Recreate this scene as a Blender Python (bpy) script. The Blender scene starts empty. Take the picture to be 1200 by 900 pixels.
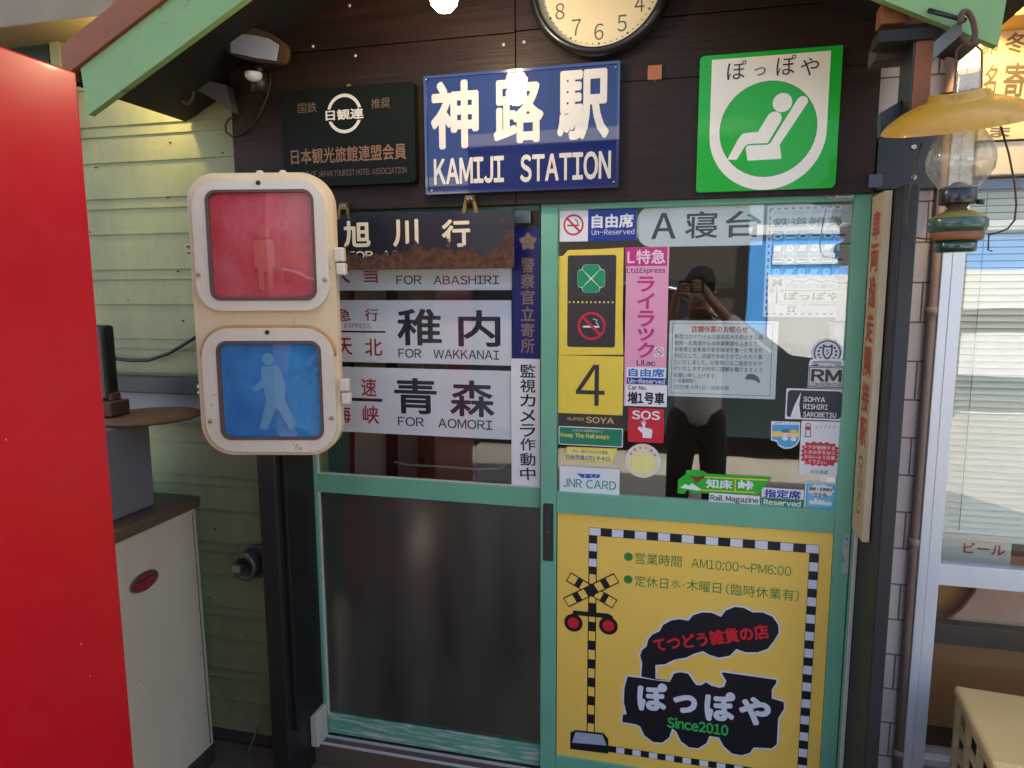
import bpy, bmesh, math, random
from mathutils import Vector, Matrix, geometry
random.seed(7)
SC = bpy.context.scene
COL = SC.collection
# ------------------------------------------------------------------ camera
CAM_H = 1.72          # lens height above the porch floor
CAM_D = 2.15          # distance from the lens to the door glass (plane y = 0)
FOC, YAW, PIT, ROLL = 826.8, math.radians(14.08), math.radians(7.82), math.radians(-.227)
_f = Vector((-math.sin(YAW)*math.cos(PIT), math.cos(YAW)*math.cos(PIT), -math.sin(PIT)))
_r0 = Vector((math.cos(YAW), math.sin(YAW), 0)); _u0 = _r0.cross(_f)
_r = _r0*math.cos(ROLL) + _u0*math.sin(ROLL)
_u = _u0*math.cos(ROLL) - _r0*math.sin(ROLL)
cd = bpy.data.cameras.new('camera'); cam = bpy.data.objects.new('camera', cd); COL.objects.link(cam)
cd.sensor_fit = 'HORIZONTAL'; cd.sensor_width = 36.0; cd.lens = FOC/1200*36.0
cd.clip_start = 0.02; cd.clip_end = 2000
cam.matrix_world = Matrix(((_r.x, _u.x, -_f.x, 0), (_r.y, _u.y, -_f.y, -CAM_D), (_r.z, _u.z, -_f.z, CAM_H), (0, 0, 0, 1)))
SC.camera = cam
# ------------------------------------------------------------------ sky, sun, exposure
SUN_EL, SUN_AZ = math.radians(48), math.radians(28)     # the sun stands behind the shop: the front is in shade
w = bpy.data.worlds.new('World'); SC.world = w; w.use_nodes = True
wn = w.node_tree.nodes; wl = w.node_tree.links
bg = wn['Background']
sky = wn.new('ShaderNodeTexSky'); sky.sky_type = 'NISHITA'; sky.sun_disc = False
sky.sun_elevation = SUN_EL; sky.sun_rotation = SUN_AZ; sky.dust_density = 4.5; sky.air_density = .8; sky.ozone_density = .5
wl.new(sky.outputs[0], bg.inputs[0]); bg.inputs[1].default_value = 0.15
sl = bpy.data.lights.new('sun', 'SUN'); sl.energy = 5.0; sl.angle = math.radians(.5); sl.color = (1, .95, .87)
so = bpy.data.objects.new('sun', sl); COL.objects.link(so)
so.rotation_euler = Vector((math.sin(SUN_AZ)*math.cos(SUN_EL), math.cos(SUN_AZ)*math.cos(SUN_EL), math.sin(SUN_EL))).to_track_quat('Z', 'Y').to_euler()
SC.view_settings.view_transform = 'Standard'; SC.view_settings.look = 'None'
SC.view_settings.gamma = 1; SC.view_settings.use_curve_mapping = False
SC.view_settings.exposure = 1.92
cy = SC.cycles
cy.use_denoising = True; cy.max_bounces = 8; cy.transparent_max_bounces = 16; cy.diffuse_bounces = 4
cy.glossy_bounces = 4; cy.transmission_bounces = 6; cy.caustics_reflective = False; cy.caustics_refractive = False
cy.sample_clamp_indirect = 6

# ------------------------------------------------------------------ places
def at(px, py, Y=0.0):
    """the point of the upright plane y = Y that the photograph shows at pixel px, py"""
    d = _f*FOC + _r*(px-600) - _u*(py-450)
    t = (CAM_D+Y)/d.y
    return d.x*t, d.z*t+CAM_H
def on_z(px, py, z):
    d = _f*FOC + _r*(px-600) - _u*(py-450)
    t = (z-CAM_H)/d.z
    return d.x*t, d.y*t-CAM_D
def on_x(px, py, X):
    d = _f*FOC + _r*(px-600) - _u*(py-450)
    t = X/d.x
    return d.y*t-CAM_D, d.z*t+CAM_H
def Zm(ox, oy, s):
    return lambda x, y: (ox+x/s, oy+y/s)

# ------------------------------------------------------------------ materials
def lin(c):
    c /= 255.0
    return c/12.92 if c <= .04045 else ((c+.055)/1.055)**2.4
def rgb(r, g, b): return (lin(r), lin(g), lin(b))
MATS = {}
def mat(name, col, rough=.5, var=.12, scale=6.0, bump=0.0, bscale=60.0, metal=0.0, coat=0.0, worn=None, wth=.62, wscale=9.0, stretch=(1, 1, 1), spec=.5, wstretch=(1, 1, 1), wsharp=.03):
    """painted surface: colour varied by soft blotches, fine bump, optional patches where another colour shows through"""
    if name in MATS: return MATS[name]
    m = bpy.data.materials.new(name); m.use_nodes = True; MATS[name] = m
    N = m.node_tree.nodes; L = m.node_tree.links; P = N['Principled BSDF']
    g = N.new('ShaderNodeNewGeometry')
    def coords(st):
        mp = N.new('ShaderNodeMapping'); mp.inputs['Scale'].default_value = st; L.new(g.outputs['Position'], mp.inputs[0]); return mp.outputs[0]
    co = coords(stretch)
    n = N.new('ShaderNodeTexNoise'); n.inputs['Scale'].default_value = scale; n.inputs['Detail'].default_value = 6; n.inputs['Roughness'].default_value = .6
    L.new(co, n.inputs['Vector'])
    r = N.new('ShaderNodeMapRange'); r.inputs[1].default_value = .25; r.inputs[2].default_value = .75
    r.inputs[3].default_value = 1-var; r.inputs[4].default_value = 1+var*.7; L.new(n.outputs[0], r.inputs[0])
    mx = N.new('ShaderNodeVectorMath'); mx.operation = 'SCALE'; mx.inputs[0].default_value = col; L.new(r.outputs[0], mx.inputs['Scale'])
    out = mx.outputs[0]
    if worn:
        cw = coords(wstretch)
        n2 = N.new('ShaderNodeTexNoise'); n2.inputs['Scale'].default_value = wscale; n2.inputs['Detail'].default_value = 9; n2.inputs['Roughness'].default_value = .68
        L.new(cw, n2.inputs['Vector'])
        mr = N.new('ShaderNodeMapRange'); mr.inputs[1].default_value = wth-wsharp; mr.inputs[2].default_value = wth+wsharp; L.new(n2.outputs[0], mr.inputs[0])
        mi = N.new('ShaderNodeMix'); mi.data_type = 'RGBA'; L.new(mr.outputs[0], mi.inputs[0]); L.new(out, mi.inputs[6]); mi.inputs[7].default_value = (*worn, 1)
        out = mi.outputs[2]
    L.new(out, P.inputs['Base Color'])
    rr = N.new('ShaderNodeMapRange'); rr.inputs[3].default_value = max(.02, rough*.8); rr.inputs[4].default_value = min(1, rough*1.2); L.new(n.outputs[0], rr.inputs[0])
    L.new(rr.outputs[0], P.inputs['Roughness'])
    P.inputs['Metallic'].default_value = metal; P.inputs['Coat Weight'].default_value = coat; P.inputs['Coat Roughness'].default_value = .06 if coat < 1 else .02
    P.inputs['Specular IOR Level'].default_value = spec
    if bump:
        nb = N.new('ShaderNodeTexNoise'); nb.inputs['Scale'].default_value = bscale; nb.inputs['Detail'].default_value = 5; L.new(co, nb.inputs['Vector'])
        b = N.new('ShaderNodeBump'); b.inputs['Strength'].default_value = bump; b.inputs['Distance'].default_value = .004; L.new(nb.outputs[0], b.inputs['Height']); L.new(b.outputs[0], P.inputs['Normal'])
    return m
def ink(name, r, g, b, rough=.35):      # printed colour
    return mat('print '+name, rgb(r, g, b), rough, .05, 25)
def glass(name, tint=(1, 1, 1), ior=1.5, rough=0.0, dust=0.0):
    if name in MATS: return MATS[name]
    m = bpy.data.materials.new(name); m.use_nodes = True; MATS[name] = m
    N = m.node_tree.nodes; L = m.node_tree.links; N.remove(N['Principled BSDF'])
    t = N.new('ShaderNodeBsdfTransparent'); t.inputs[0].default_value = (*tint, 1)
    gl = N.new('ShaderNodeBsdfGlossy'); gl.inputs['Roughness'].default_value = rough
    fr = N.new('ShaderNodeFresnel'); fr.inputs[0].default_value = ior
    # old float glass is never quite flat
    g = N.new('ShaderNodeNewGeometry'); n = N.new('ShaderNodeTexNoise'); n.inputs['Scale'].default_value = 3.5; n.inputs['Detail'].default_value = 1; L.new(g.outputs['Position'], n.inputs['Vector'])
    b = N.new('ShaderNodeBump'); b.inputs['Strength'].default_value = .05; b.inputs['Distance'].default_value = .01; L.new(n.outputs[0], b.inputs['Height']); L.new(b.outputs[0], gl.inputs['Normal'])
    mx = N.new('ShaderNodeMixShader'); bi = N.new('ShaderNodeMapRange'); L.new(g.outputs['Backfacing'], bi.inputs[0]); bi.inputs[3].default_value = ior; bi.inputs[4].default_value = 1/ior; L.new(bi.outputs[0], fr.inputs[0])
    L.new(fr.outputs[0], mx.inputs[0]); L.new(t.outputs[0], mx.inputs[1]); L.new(gl.outputs[0], mx.inputs[2])
    last = mx
    if dust:
        dd = N.new('ShaderNodeBsdfDiffuse'); dd.inputs[0].default_value = (.62, .58, .52, 1); m2 = N.new('ShaderNodeMixShader'); n3 = N.new('ShaderNodeTexNoise'); n3.inputs['Scale'].default_value = 26; n3.inputs['Detail'].default_value = 5; L.new(g.outputs['Position'], n3.inputs['Vector'])
        q = N.new('ShaderNodeMapRange'); q.inputs[1].default_value = .3; q.inputs[2].default_value = .75; q.inputs[3].default_value = dust*.4; q.inputs[4].default_value = dust*1.7; L.new(n3.outputs[0], q.inputs[0]); L.new(q.outputs[0], m2.inputs[0]); L.new(mx.outputs[0], m2.inputs[1]); L.new(dd.outputs[0], m2.inputs[2]); last = m2
    L.new(last.outputs[0], N['Material Output'].inputs[0])
    return m
def frosted(name):
    m = bpy.data.materials.new(name); m.use_nodes = True; MATS[name] = m
    P = m.node_tree.nodes['Principled BSDF']
    P.inputs['Base Color'].default_value = (.80, .86, .83, 1); P.inputs['Transmission Weight'].default_value = 1; P.inputs['Roughness'].default_value = .26; P.inputs['IOR'].default_value = 1.45
    N = m.node_tree.nodes; L = m.node_tree.links
    n = N.new('ShaderNodeTexNoise'); n.inputs['Scale'].default_value = 240; b = N.new('ShaderNodeBump'); b.inputs['Strength'].default_value = .25; b.inputs['Distance'].default_value = .002
    g = N.new('ShaderNodeNewGeometry'); L.new(g.outputs['Position'], n.inputs['Vector']); L.new(n.outputs[0], b.inputs['Height']); L.new(b.outputs[0], P.inputs['Normal'])
    d = N.new('ShaderNodeBsdfDiffuse'); d.inputs[0].default_value = (.66, .66, .56, 1); mx = N.new('ShaderNodeMixShader')
    n4 = N.new('ShaderNodeTexNoise'); n4.inputs['Scale'].default_value = 2.6; n4.inputs['Detail'].default_value = 5; mp = N.new('ShaderNodeMapping'); mp.inputs['Scale'].default_value = (3.2, 1, .5); L.new(g.outputs['Position'], mp.inputs[0]); L.new(mp.outputs[0], n4.inputs['Vector'])
    q = N.new('ShaderNodeMapRange'); q.inputs[1].default_value = .32; q.inputs[2].default_value = .7; q.inputs[3].default_value = .03; q.inputs[4].default_value = .085; L.new(n4.outputs[0], q.inputs[0]); L.new(q.outputs[0], mx.inputs[0])
    L.new(P.outputs[0], mx.inputs[1]); L.new(d.outputs[0], mx.inputs[2]); L.new(mx.outputs[0], N['Material Output'].inputs[0])
    return m
def glow(name, col, s):
    m = bpy.data.materials.new(name); m.use_nodes = True; MATS[name] = m
    P = m.node_tree.nodes['Principled BSDF']; P.inputs['Base Color'].default_value = (.9, .85, .75, 1)
    P.inputs['Emission Color'].default_value = (*col, 1); P.inputs['Emission Strength'].default_value = s
    return m

# ------------------------------------------------------------------ mesh builder
_txt = bpy.data.curves.new('lettering', 'FONT'); _txt.size = 1; _txt.resolution_u = 3
_to = bpy.data.objects.new('lettering', _txt); COL.objects.link(_to)
_gc = {}
def glyphs(body, bold=0.0):
    """outline faces of the characters; heavier weights are built up from shifted copies, each a hair further out"""
    k = (body, bold)
    if k in _gc: return _gc[k]
    if len(body) > 1 and any(32 < ord(c) < 127 for c in body):      # latin letters: taken from the gothic face's full width set, closely spaced
        v0 = []; f0 = []; x = 0
        for c in body:
            if c == ' ': x += .30; continue
            gv, gf = glyphs(c); o = len(v0)
            if ord(c) < 127: xa = min(q[0] for q in gv); w1 = max(q[0] for q in gv)-xa+.085
            else: xa, w1 = 0, 1.0
            v0 += [(q[0]-xa+x, q[1]) for q in gv]; f0 += [tuple(q+o for q in f) for f in gf]; x += w1
    else:
        _txt.body = chr(ord(body)+0xFEE0) if len(body) == 1 and 32 < ord(body) < 127 else body
        _txt.offset = 0; bpy.context.view_layer.update()
        me = bpy.data.meshes.new_from_object(_to.evaluated_get(bpy.context.evaluated_depsgraph_get()))
        v0 = [(v.co.x, v.co.y) for v in me.vertices]; f0 = [tuple(p.vertices) for p in me.polygons]
        bpy.data.meshes.remove(me)
    n = 0 if bold < .01 else (4 if bold < .02 else 8)
    vs = [(x, z, 0) for x, z in v0]; fs = list(f0)
    for i in range(n):
        a = 2*math.pi*(i+.5)/n; o = len(vs); dx, dz = bold*math.cos(a), bold*math.sin(a)
        vs += [(x+dx, z+dz, i+1) for x, z in v0]; fs += [tuple(q+o for q in f) for f in f0]
    _gc[k] = (vs, fs); return _gc[k]
def rr_pts(x0, z0, x1, z1, r, n=6):
    if not isinstance(r, (tuple, list)): r = (r,)*4       # bl br tr tl
    out = []
    for (cx, cz, a0, q) in ((x0+r[0], z0+r[0], 180, r[0]), (x1-r[1], z0+r[1], 270, r[1]), (x1-r[2], z1-r[2], 0, r[2]), (x0+r[3], z1-r[3], 90, r[3])):
        for k in range(n+1):
            a = math.radians(a0+90*k/n); out.append((cx+q*math.cos(a), cz+q*math.sin(a)))
    return out
def circ(cx, cz, rx, rz=None, n=40):
    rz = rz or rx
    return [(cx+rx*math.cos(2*math.pi*k/n), cz+rz*math.sin(2*math.pi*k/n)) for k in range(n)]
def outset(pts, d):
    rev = sum(pts[i-1][0]*pts[i][1]-pts[i][0]*pts[i-1][1] for i in range(len(pts))) < 0
    if rev: d = -d
    out = []
    for i in range(len(pts)):
        a = Vector(pts[i-1]); b = Vector(pts[i]); c = Vector(pts[(i+1) % len(pts)])
        e1 = (b-a).normalized(); e2 = (c-b).normalized()
        n1 = Vector((e1.y, -e1.x)); n2 = Vector((e2.y, -e2.x)); n = n1+n2
        if n.length < 1e-6: n = n1
        n.normalize(); k = max(.5, n.dot(n1)); q = b+n*(d/k); out.append((q.x, q.y))
    return out
class B:
    def __init__(s, M=None): s.v = []; s.f = []; s.mi = []; s.sm = []; s.mats = []; s.M = M
    def add(s, vs, fs, m, smooth=False):
        o = len(s.v)
        if m not in s.mats: s.mats.append(m)
        k = s.mats.index(m)
        for p in vs:
            p = Vector(p)
            if s.M: p = s.M @ p
            s.v.append(p)
        for f in fs: s.f.append(tuple(i+o for i in f)); s.mi.append(k); s.sm.append(smooth)
        return s
    def poly(s, pts, y, m):
        tri = geometry.tessellate_polygon([[Vector((a, b, 0)) for a, b in pts]])
        fs = []
        for t in tri:
            a, b, c = (pts[i] for i in t)
            cr = (b[0]-a[0])*(c[1]-a[1])-(b[1]-a[1])*(c[0]-a[0])
            if abs(cr) < 1e-12: continue
            fs.append(tuple(t) if cr > 0 else (t[0], t[2], t[1]))
        return s.add([(a, y, b) for a, b in pts], fs, m)
    def rect(s, x0, z0, x1, z1, y, m): return s.add([(x0, y, z0), (x1, y, z0), (x1, y, z1), (x0, y, z1)], [(0, 1, 2, 3)], m)
    def ring(s, po, pi, y, m):
        n = len(po); return s.add([(a, y, b) for a, b in po]+[(a, y, b) for a, b in pi], [(i, (i+1) % n, n+(i+1) % n, n+i) for i in range(n)], m)
    def prism(s, pts, y0, y1, m, side=None):
        """outline in x,z pulled from y0 (front) back to y1"""
        if sum(pts[i-1][0]*pts[i][1]-pts[i][0]*pts[i-1][1] for i in range(len(pts))) < 0: pts = pts[::-1]
        n = len(pts); s.poly(pts, y0, m)
        tri = geometry.tessellate_polygon([[Vector((a, b, 0)) for a, b in pts]])
        fs = []
        for t in tri:
            a, b, c = (pts[i] for i in t); cr = (b[0]-a[0])*(c[1]-a[1])-(b[1]-a[1])*(c[0]-a[0])
            if abs(cr) < 1e-12: continue
            fs.append((t[0], t[2], t[1]) if cr > 0 else tuple(t))
        s.add([(a, y1, b) for a, b in pts], fs, m)
        return s.add([(a, y0, b) for a, b in pts]+[(a, y1, b) for a, b in pts], [(n+i, n+(i+1) % n, (i+1) % n, i) for i in range(n)], side or m)
    def tubering(s, po, pi, y0, y1, m):
        """flat frame with a hole, front at y0, back at y1"""
        n = len(po); s.ring(po, pi, y0, m)
        s.add([(a, y0, b) for a, b in po]+[(a, y1, b) for a, b in po], [(n+i, n+(i+1) % n, (i+1) % n, i) for i in range(n)], m)
        return s.add([(a, y0, b) for a, b in pi]+[(a, y1, b) for a, b in pi], [(i, (i+1) % n, n+(i+1) % n, n+i) for i in range(n)], m)
    def box(s, x0, x1, y0, y1, z0, z1, m):
        v = [(x, y, z) for z in (z0, z1) for y in (y0, y1) for x in (x0, x1)]
        return s.add(v, [(0, 2, 3, 1), (4, 5, 7, 6), (0, 1, 5, 4), (2, 6, 7, 3), (0, 4, 6, 2), (1, 3, 7, 5)], m)
    def hexa(s, c8, m): return s.add(c8, [(0, 2, 3, 1), (4, 5, 7, 6), (0, 1, 5, 4), (2, 6, 7, 3), (0, 4, 6, 2), (1, 3, 7, 5)], m)
    def tube(s, pts, r, m, n=8):
        pts = [Vector(p) for p in pts]; vs = []; fs = []; up = None
        rs = r if isinstance(r, (list, tuple)) else [r]*len(pts)
        for i, p in enumerate(pts):
            t = (pts[min(i+1, len(pts)-1)]-pts[max(i-1, 0)]).normalized()
            if up is None: up = t.orthogonal().normalized()
            up = (up-t*up.dot(t)).normalized(); sd = t.cross(up)
            for k in range(n):
                a = 2*math.pi*k/n; vs.append(p+(up*math.cos(a)+sd*math.sin(a))*rs[i])
        for i in range(len(pts)-1):
            for k in range(n):
                fs.append((i*n+k, i*n+(k+1) % n, (i+1)*n+(k+1) % n, (i+1)*n+k))
        fs.append(tuple(range(n-1, -1, -1))); fs.append(tuple((len(pts)-1)*n+k for k in range(n)))
        return s.add(vs, fs, m, True)
    def lathe(s, prof, c, m, n=36, ax='z', caps=True):
        vs = []; fs = []
        for (r, h) in prof:
            for k in range(n):
                a = 2*math.pi*k/n
                if ax == 'z': vs.append((c[0]+r*math.cos(a), c[1]+r*math.sin(a), c[2]+h))
                else: vs.append((c[0]+r*math.cos(a), c[1]-h, c[2]+r*math.sin(a)))      # turned about y, h towards the street
        for i in range(len(prof)-1):
            for k in range(n): fs.append((i*n+k, i*n+(k+1) % n, (i+1)*n+(k+1) % n, (i+1)*n+k))
        if caps:
            if prof[0][0] > 1e-5: fs.append(tuple(range(n-1, -1, -1)))
            if prof[-1][0] > 1e-5: fs.append(tuple((len(prof)-1)*n+k for k in range(n)))
        return s.add(vs, fs, m, True)
    def text(s, body, a, b, h, y, m, bold=0.0):
        """body stretched to run from point a to point b (x, z; middle of its height) with height h"""
        vs, fs = glyphs(body, bold)
        if not vs: return s
        xs = [v[0] for v in vs]; zs = [v[1] for v in vs]; x0, x1, z0, z1 = min(xs), max(xs), min(zs), max(zs)
        A = Vector(a); D = Vector(b)-A
        if abs(D.y) < abs(D.x)*.045: A.y += D.y/2; D.y = 0
        e = D.normalized(); nrm = Vector((-e.y, e.x)); Ln = D.length
        out = []
        for (x, z, ly) in vs:
            q = A+e*(Ln*(x-x0)/(x1-x0))+nrm*(h*((z-z0)/(z1-z0)-.5)); out.append((q.x, y-ly*2e-5, q.y))
        return s.add(out, fs, m)
    # the same, told in pixels of the photograph
    def tpx(s, body, a, b, hp, y, m, bold=0.0, Y=None):
        Y = y if Y is None else Y
        cx, cy = (a[0]+b[0])/2, (a[1]+b[1])/2
        h = at(cx, cy-hp/2, Y)[1]-at(cx, cy+hp/2, Y)[1]
        return s.text(body, at(*a, Y), at(*b, Y), h, y, m, bold)
    def vpx(s, body, x0, x1, spans, y, m, bold=0.0, lean=0.0):
        """a column of characters; spans = (top, bottom) pixels of each"""
        for i, ch in enumerate(body):
            t, b = spans[i]; dx = lean*i; c = (t+b)/2
            if ch == ' ': continue
            s.tpx(ch, (x0+dx, c), (x1+dx, c), b-t, y, m, bold)
        return s
    def rpx(s, x0, y0, x1, y1, y, m, r=0.0):
        X0, Z0, X1, Z1 = box_px(x0, y0, x1, y1, y)
        if r: return s.poly(rr_pts(X0, Z0, X1, Z1, r), y, m)
        return s.rect(X0, Z0, X1, Z1, y, m)
    def ppx(s, pts, y, m): return s.poly([at(a, b, y) for a, b in pts], y, m)
    def build(s, name, parent=None, bev=0.0, bevseg=2, world=True, solid=False):
        me = bpy.data.meshes.new(name)
        xs = [p.x for p in s.v]; ys = [p.y for p in s.v]; zs = [p.z for p in s.v]
        o = Vector(((min(xs)+max(xs))/2, (min(ys)+max(ys))/2, min(zs)))
        me.from_pydata([p-o for p in s.v], [], s.f)
        for m in s.mats: me.materials.append(m)
        me.polygons.foreach_set('material_index', s.mi); me.polygons.foreach_set('use_smooth', s.sm)
        me.update()
        ob = bpy.data.objects.new(name, me); COL.objects.link(ob)
        if parent:
            ob.parent = parent
            if world: o = o-wloc(parent)
        ob.location = o
        if bev:
            md = ob.modifiers.new('bevel', 'BEVEL'); md.width = bev; md.segments = bevseg; md.limit_method = 'ANGLE'; md.angle_limit = math.radians(50); md.harden_normals = False
        return ob
def wloc(o):
    v = Vector(o.location)
    while o.parent: o = o.parent; v = v+Vector(o.location)
    return v
def box_px(x0, y0, x1, y1, Y):
    mx, my = (x0+x1)/2, (y0+y1)/2
    return at(x0, my, Y)[0], at(mx, y1, Y)[1], at(x1, my, Y)[0], at(mx, y0, Y)[1]
def tag(o, label, cat, group=None, kind=None):
    o['label'] = label; o['category'] = cat
    if group: o['group'] = group
    if kind: o['kind'] = kind
    return o
def thing(name, label, cat, loc=(0, 0, 0), rz=0.0, group=None):
    o = bpy.data.objects.new(name, None); COL.objects.link(o); o.empty_display_size = .05
    o.location = loc; o.rotation_euler = (0, 0, rz)
    return tag(o, label, cat, group)
def setting(o): o['kind'] = 'structure'; return o

# ------------------------------------------------------------------ palette
green_paint = mat('green paint', rgb(112, 174, 142), .42, .12, 5, .12, 90, worn=rgb(205, 200, 180), wth=.73, wscale=14)
green_worn = mat('worn green paint', rgb(104, 168, 136), .5, .15, 6, .2, 90, worn=rgb(200, 198, 188), wth=.535, wscale=5, wstretch=(1.2, 1, 14), wsharp=.05)
black_wood = mat('black timber', rgb(32, 30, 30), .42, .25, 5, .25, 40, stretch=(3, 3, .5))
brown_dark = mat('dark brown boards', rgb(54, 38, 29), .42, .3, 4, .3, 12, stretch=(.6, 1, 9), worn=rgb(36, 26, 20), wth=.5, wscale=3, wstretch=(.5, 1, 12), wsharp=.2, spec=.2)
brown_beam = mat('red brown timber', rgb(138, 78, 42), .6, .25, 5, .3, 30, stretch=(1, 1, 4))
soffit_m = mat('dark soffit boards', rgb(24, 20, 18), .7, .2, 5)
siding_m = mat('yellow green siding', rgb(152, 157, 108), .55, .16, 2.2, .35, 55, stretch=(.35, 1, 1), worn=rgb(122, 126, 92), wth=.62, wscale=5, wstretch=(1.2, 1, .5), wsharp=.22)
steel = mat('galvanised steel', rgb(170, 170, 168), .35, .15, 20, .05, 80, metal=.9)
dark_steel = mat('dark steel', rgb(60, 58, 56), .45, .2, 20, metal=.7)
iron = mat('rusty iron', rgb(84, 58, 44), .7, .35, 18, .4, 60)
cream_wood = mat('cream painted wood', rgb(214, 200, 168), .55, .14, 6, .2, 50, worn=rgb(150, 132, 104), wth=.69, wscale=14)
alu = mat('white aluminium', rgb(205, 208, 212), .32, .05, 6, metal=.25)
white_ink = ink('white', 235, 232, 226); black_ink = ink('black', 26, 25, 28); red_ink = ink('red', 198, 28, 38); navy_ink = ink('navy', 24, 32, 64)
paper = mat('white paper', rgb(226, 222, 220), .7, .03, 8)
# ================================================================== the setting
H = CAM_H
def noise_ground(name, col, **k): return mat(name, col, **k)
asphalt = mat('asphalt', (.055, .055, .057), .85, .25, 3, .5, 90)
concrete = mat('porch concrete', rgb(92, 80, 68), .8, .2, 4, .3, 60)
b = B(); b.add([(-400, -400, -.10), (400, -400, -.10), (400, 400, -.10), (-400, 400, -.10)], [(0, 1, 2, 3)], asphalt); g = setting(b.build('street'))
b = B(); b.box(-6, 6, -2.9, .1, -.09, 0, concrete); setting(b.build('porch_floor', bev=.01))
b = B(); b.box(-60, 60, -8.4, -2.92, -.095, -.012, mat('forecourt concrete', rgb(172, 164, 150), .85, .2, 1.5, .3, 40)); setting(b.build('bounce_slab', bev=.01))  # pale slab added out of view to bounce sunlight up onto the front
lane = mat('road paint', (.75, .74, .7), .6, .15, 8)
b = B()
for k in range(-6, 7): b.add([(k*5-1.2, -9.06, -.095), (k*5+1.2, -9.06, -.095), (k*5+1.2, -8.94, -.095), (k*5-1.2, -8.94, -.095)], [(0, 1, 2, 3)], lane)
setting(b.build('road_marking'))
b = B(); b.box(-40, 40, -15.5, -13, -.09, .04, concrete); setting(b.build('pavement', bev=.02))

# ------------------------------------------------------------------ shop building (shell and room behind the doors)
shop = thing('shop_building', 'railway goods shop with a dark room behind its green sliding doors', 'building', (0, 3, 0))
inner = mat('room wall', rgb(150, 134, 118), .8, .15, 2)
inner_d = mat('room shelving wood', rgb(128, 108, 88), .7, .2, 3)
plaster = mat('shade block wall', rgb(150, 140, 110), .8, .1, 1)
b = B(); b.box(-4.4, 4.4, .14, 4.2, .0, .06, inner_d); b.build('room_floor', shop)
b = B(); b.box(-4.4, -4.2, 4.1, 4.2, .0, 3.0, inner); b.box(.5, 4.4, 4.1, 4.2, .0, 3.0, inner); b.box(-4.199, .499, 4.1, 4.2, 0, 2.42, inner); b.build('back_wall', shop)  # the gap left along the top is added to let daylight into the room
b = B(); b.box(-4.5, -4.38, .1, 4.2, 0, 3.0, inner); b.build('side_wall', shop)
b = B(); b.box(4.38, 4.5, .1, 4.2, 0, 3.0, inner); b.build('side_wall', shop)
b = B(); b.box(-4.6, 4.6, .07, 4.3, 2.98, 3.1, inner); b.build('ceiling', shop)
b = B(); b.box(-4.6, 4.6, .09, 4.3, 3.1, 5.6, plaster); b.build('shade_block', shop)  # unseen block added above the shop to keep the sun off its front
# siding on the left
b = B(); zb = H-1.70; st = .1264; k = 0
while zb+k*st < 3.0:
    z0 = zb+k*st; y0 = .05
    b.add([(-4.4, y0-.007, z0), (-1.26, y0-.007, z0), (-1.26, y0, z0+st), (-4.4, y0, z0+st), (-4.4, y0+.02, z0), (-1.26, y0+.02, z0)], [(0, 1, 2, 3), (4, 5, 1, 0)], siding_m)
    if k % 2: b.box(-4.4, -1.26, y0-.0085, y0, z0+st*.71, z0+st*.71+.0025, siding_m)
    k += 1
b.box(-4.4, -1.26, .055, .12, 0, 3.0, siding_m)
sw = tag(b.build('siding_wall'), 'yellow green lapped board wall left of the doors', 'wall')
rusty_nail = mat('rusty nail head', rgb(70, 62, 46), .7)
for (px, py) in ((199, 167), (261, 179), (112, 196), (196, 231), (106, 272), (208, 318), (150, 352), (214, 376), (252, 620), (246, 700), (290, 745), (262, 812)):
    x, z = at(px, py, .043); nb = B(); nb.lathe([(.0032, -.004), (.003, .0008), (0, .0014)], (x, .0425, z), rusty_nail, 8, 'y'); nb.build('nail', sw)
# footing below the siding
b = B(); b.box(-4.4, -1.3, .0, .054, 0, zb-.004, mat('dark footing board', rgb(62, 50, 40), .8, .3, 4, .4, 40))
tag(b.build('footing_board', bev=.004), 'dark weathered board along the foot of the green siding', 'board')

# header boards over the door
jx = at(604, 50, -.04)[0]
hx0, hx1 = at(272, 150, -.04)[0], at(1034, 60, -.04)[0]
hz0 = at(640, 239, -.04)[1]
b = B()
zs = [hz0, at(540, 44, -.04)[1], 2.86, 3.0]
zr = [hz0, at(772, 93, -.04)[1], at(640, 33, -.04)[1], 2.70, 3.0]
gp = .0022
for i in range(len(zs)-1): b.box(hx0, jx-gp/2, -.04-.003*(i % 2), .0, zs[i]+gp/2, zs[i+1]-gp/2, brown_dark)
for i in range(len(zr)-1): b.box(jx+gp/2, hx1, -.042+.003*(i % 2), .0, zr[i]+gp/2, zr[i+1]-gp/2, brown_dark)
b.box(hx0, hx1, .001, .05, hz0+.012, 3.0, black_wood)
hb = tag(b.build('header_boards', bev=.0015), 'dark brown board panel above the doors that carries the big signs', 'wall')
nail_m = mat('bright nail head', rgb(220, 214, 200), .35, .05, metal=.6)
for (px, py) in ((409, 6), (416, 65), (614, 49), (590, 52), (1062, 18), (366, 54)):
    x, z = at(px, py, -.046); b = B(); b.lathe([(.0055, 0), (.005, .0025), (.0, .0035)], (x, -.043, z), nail_m, 12, 'y'); b.build('nail', hb)
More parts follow.
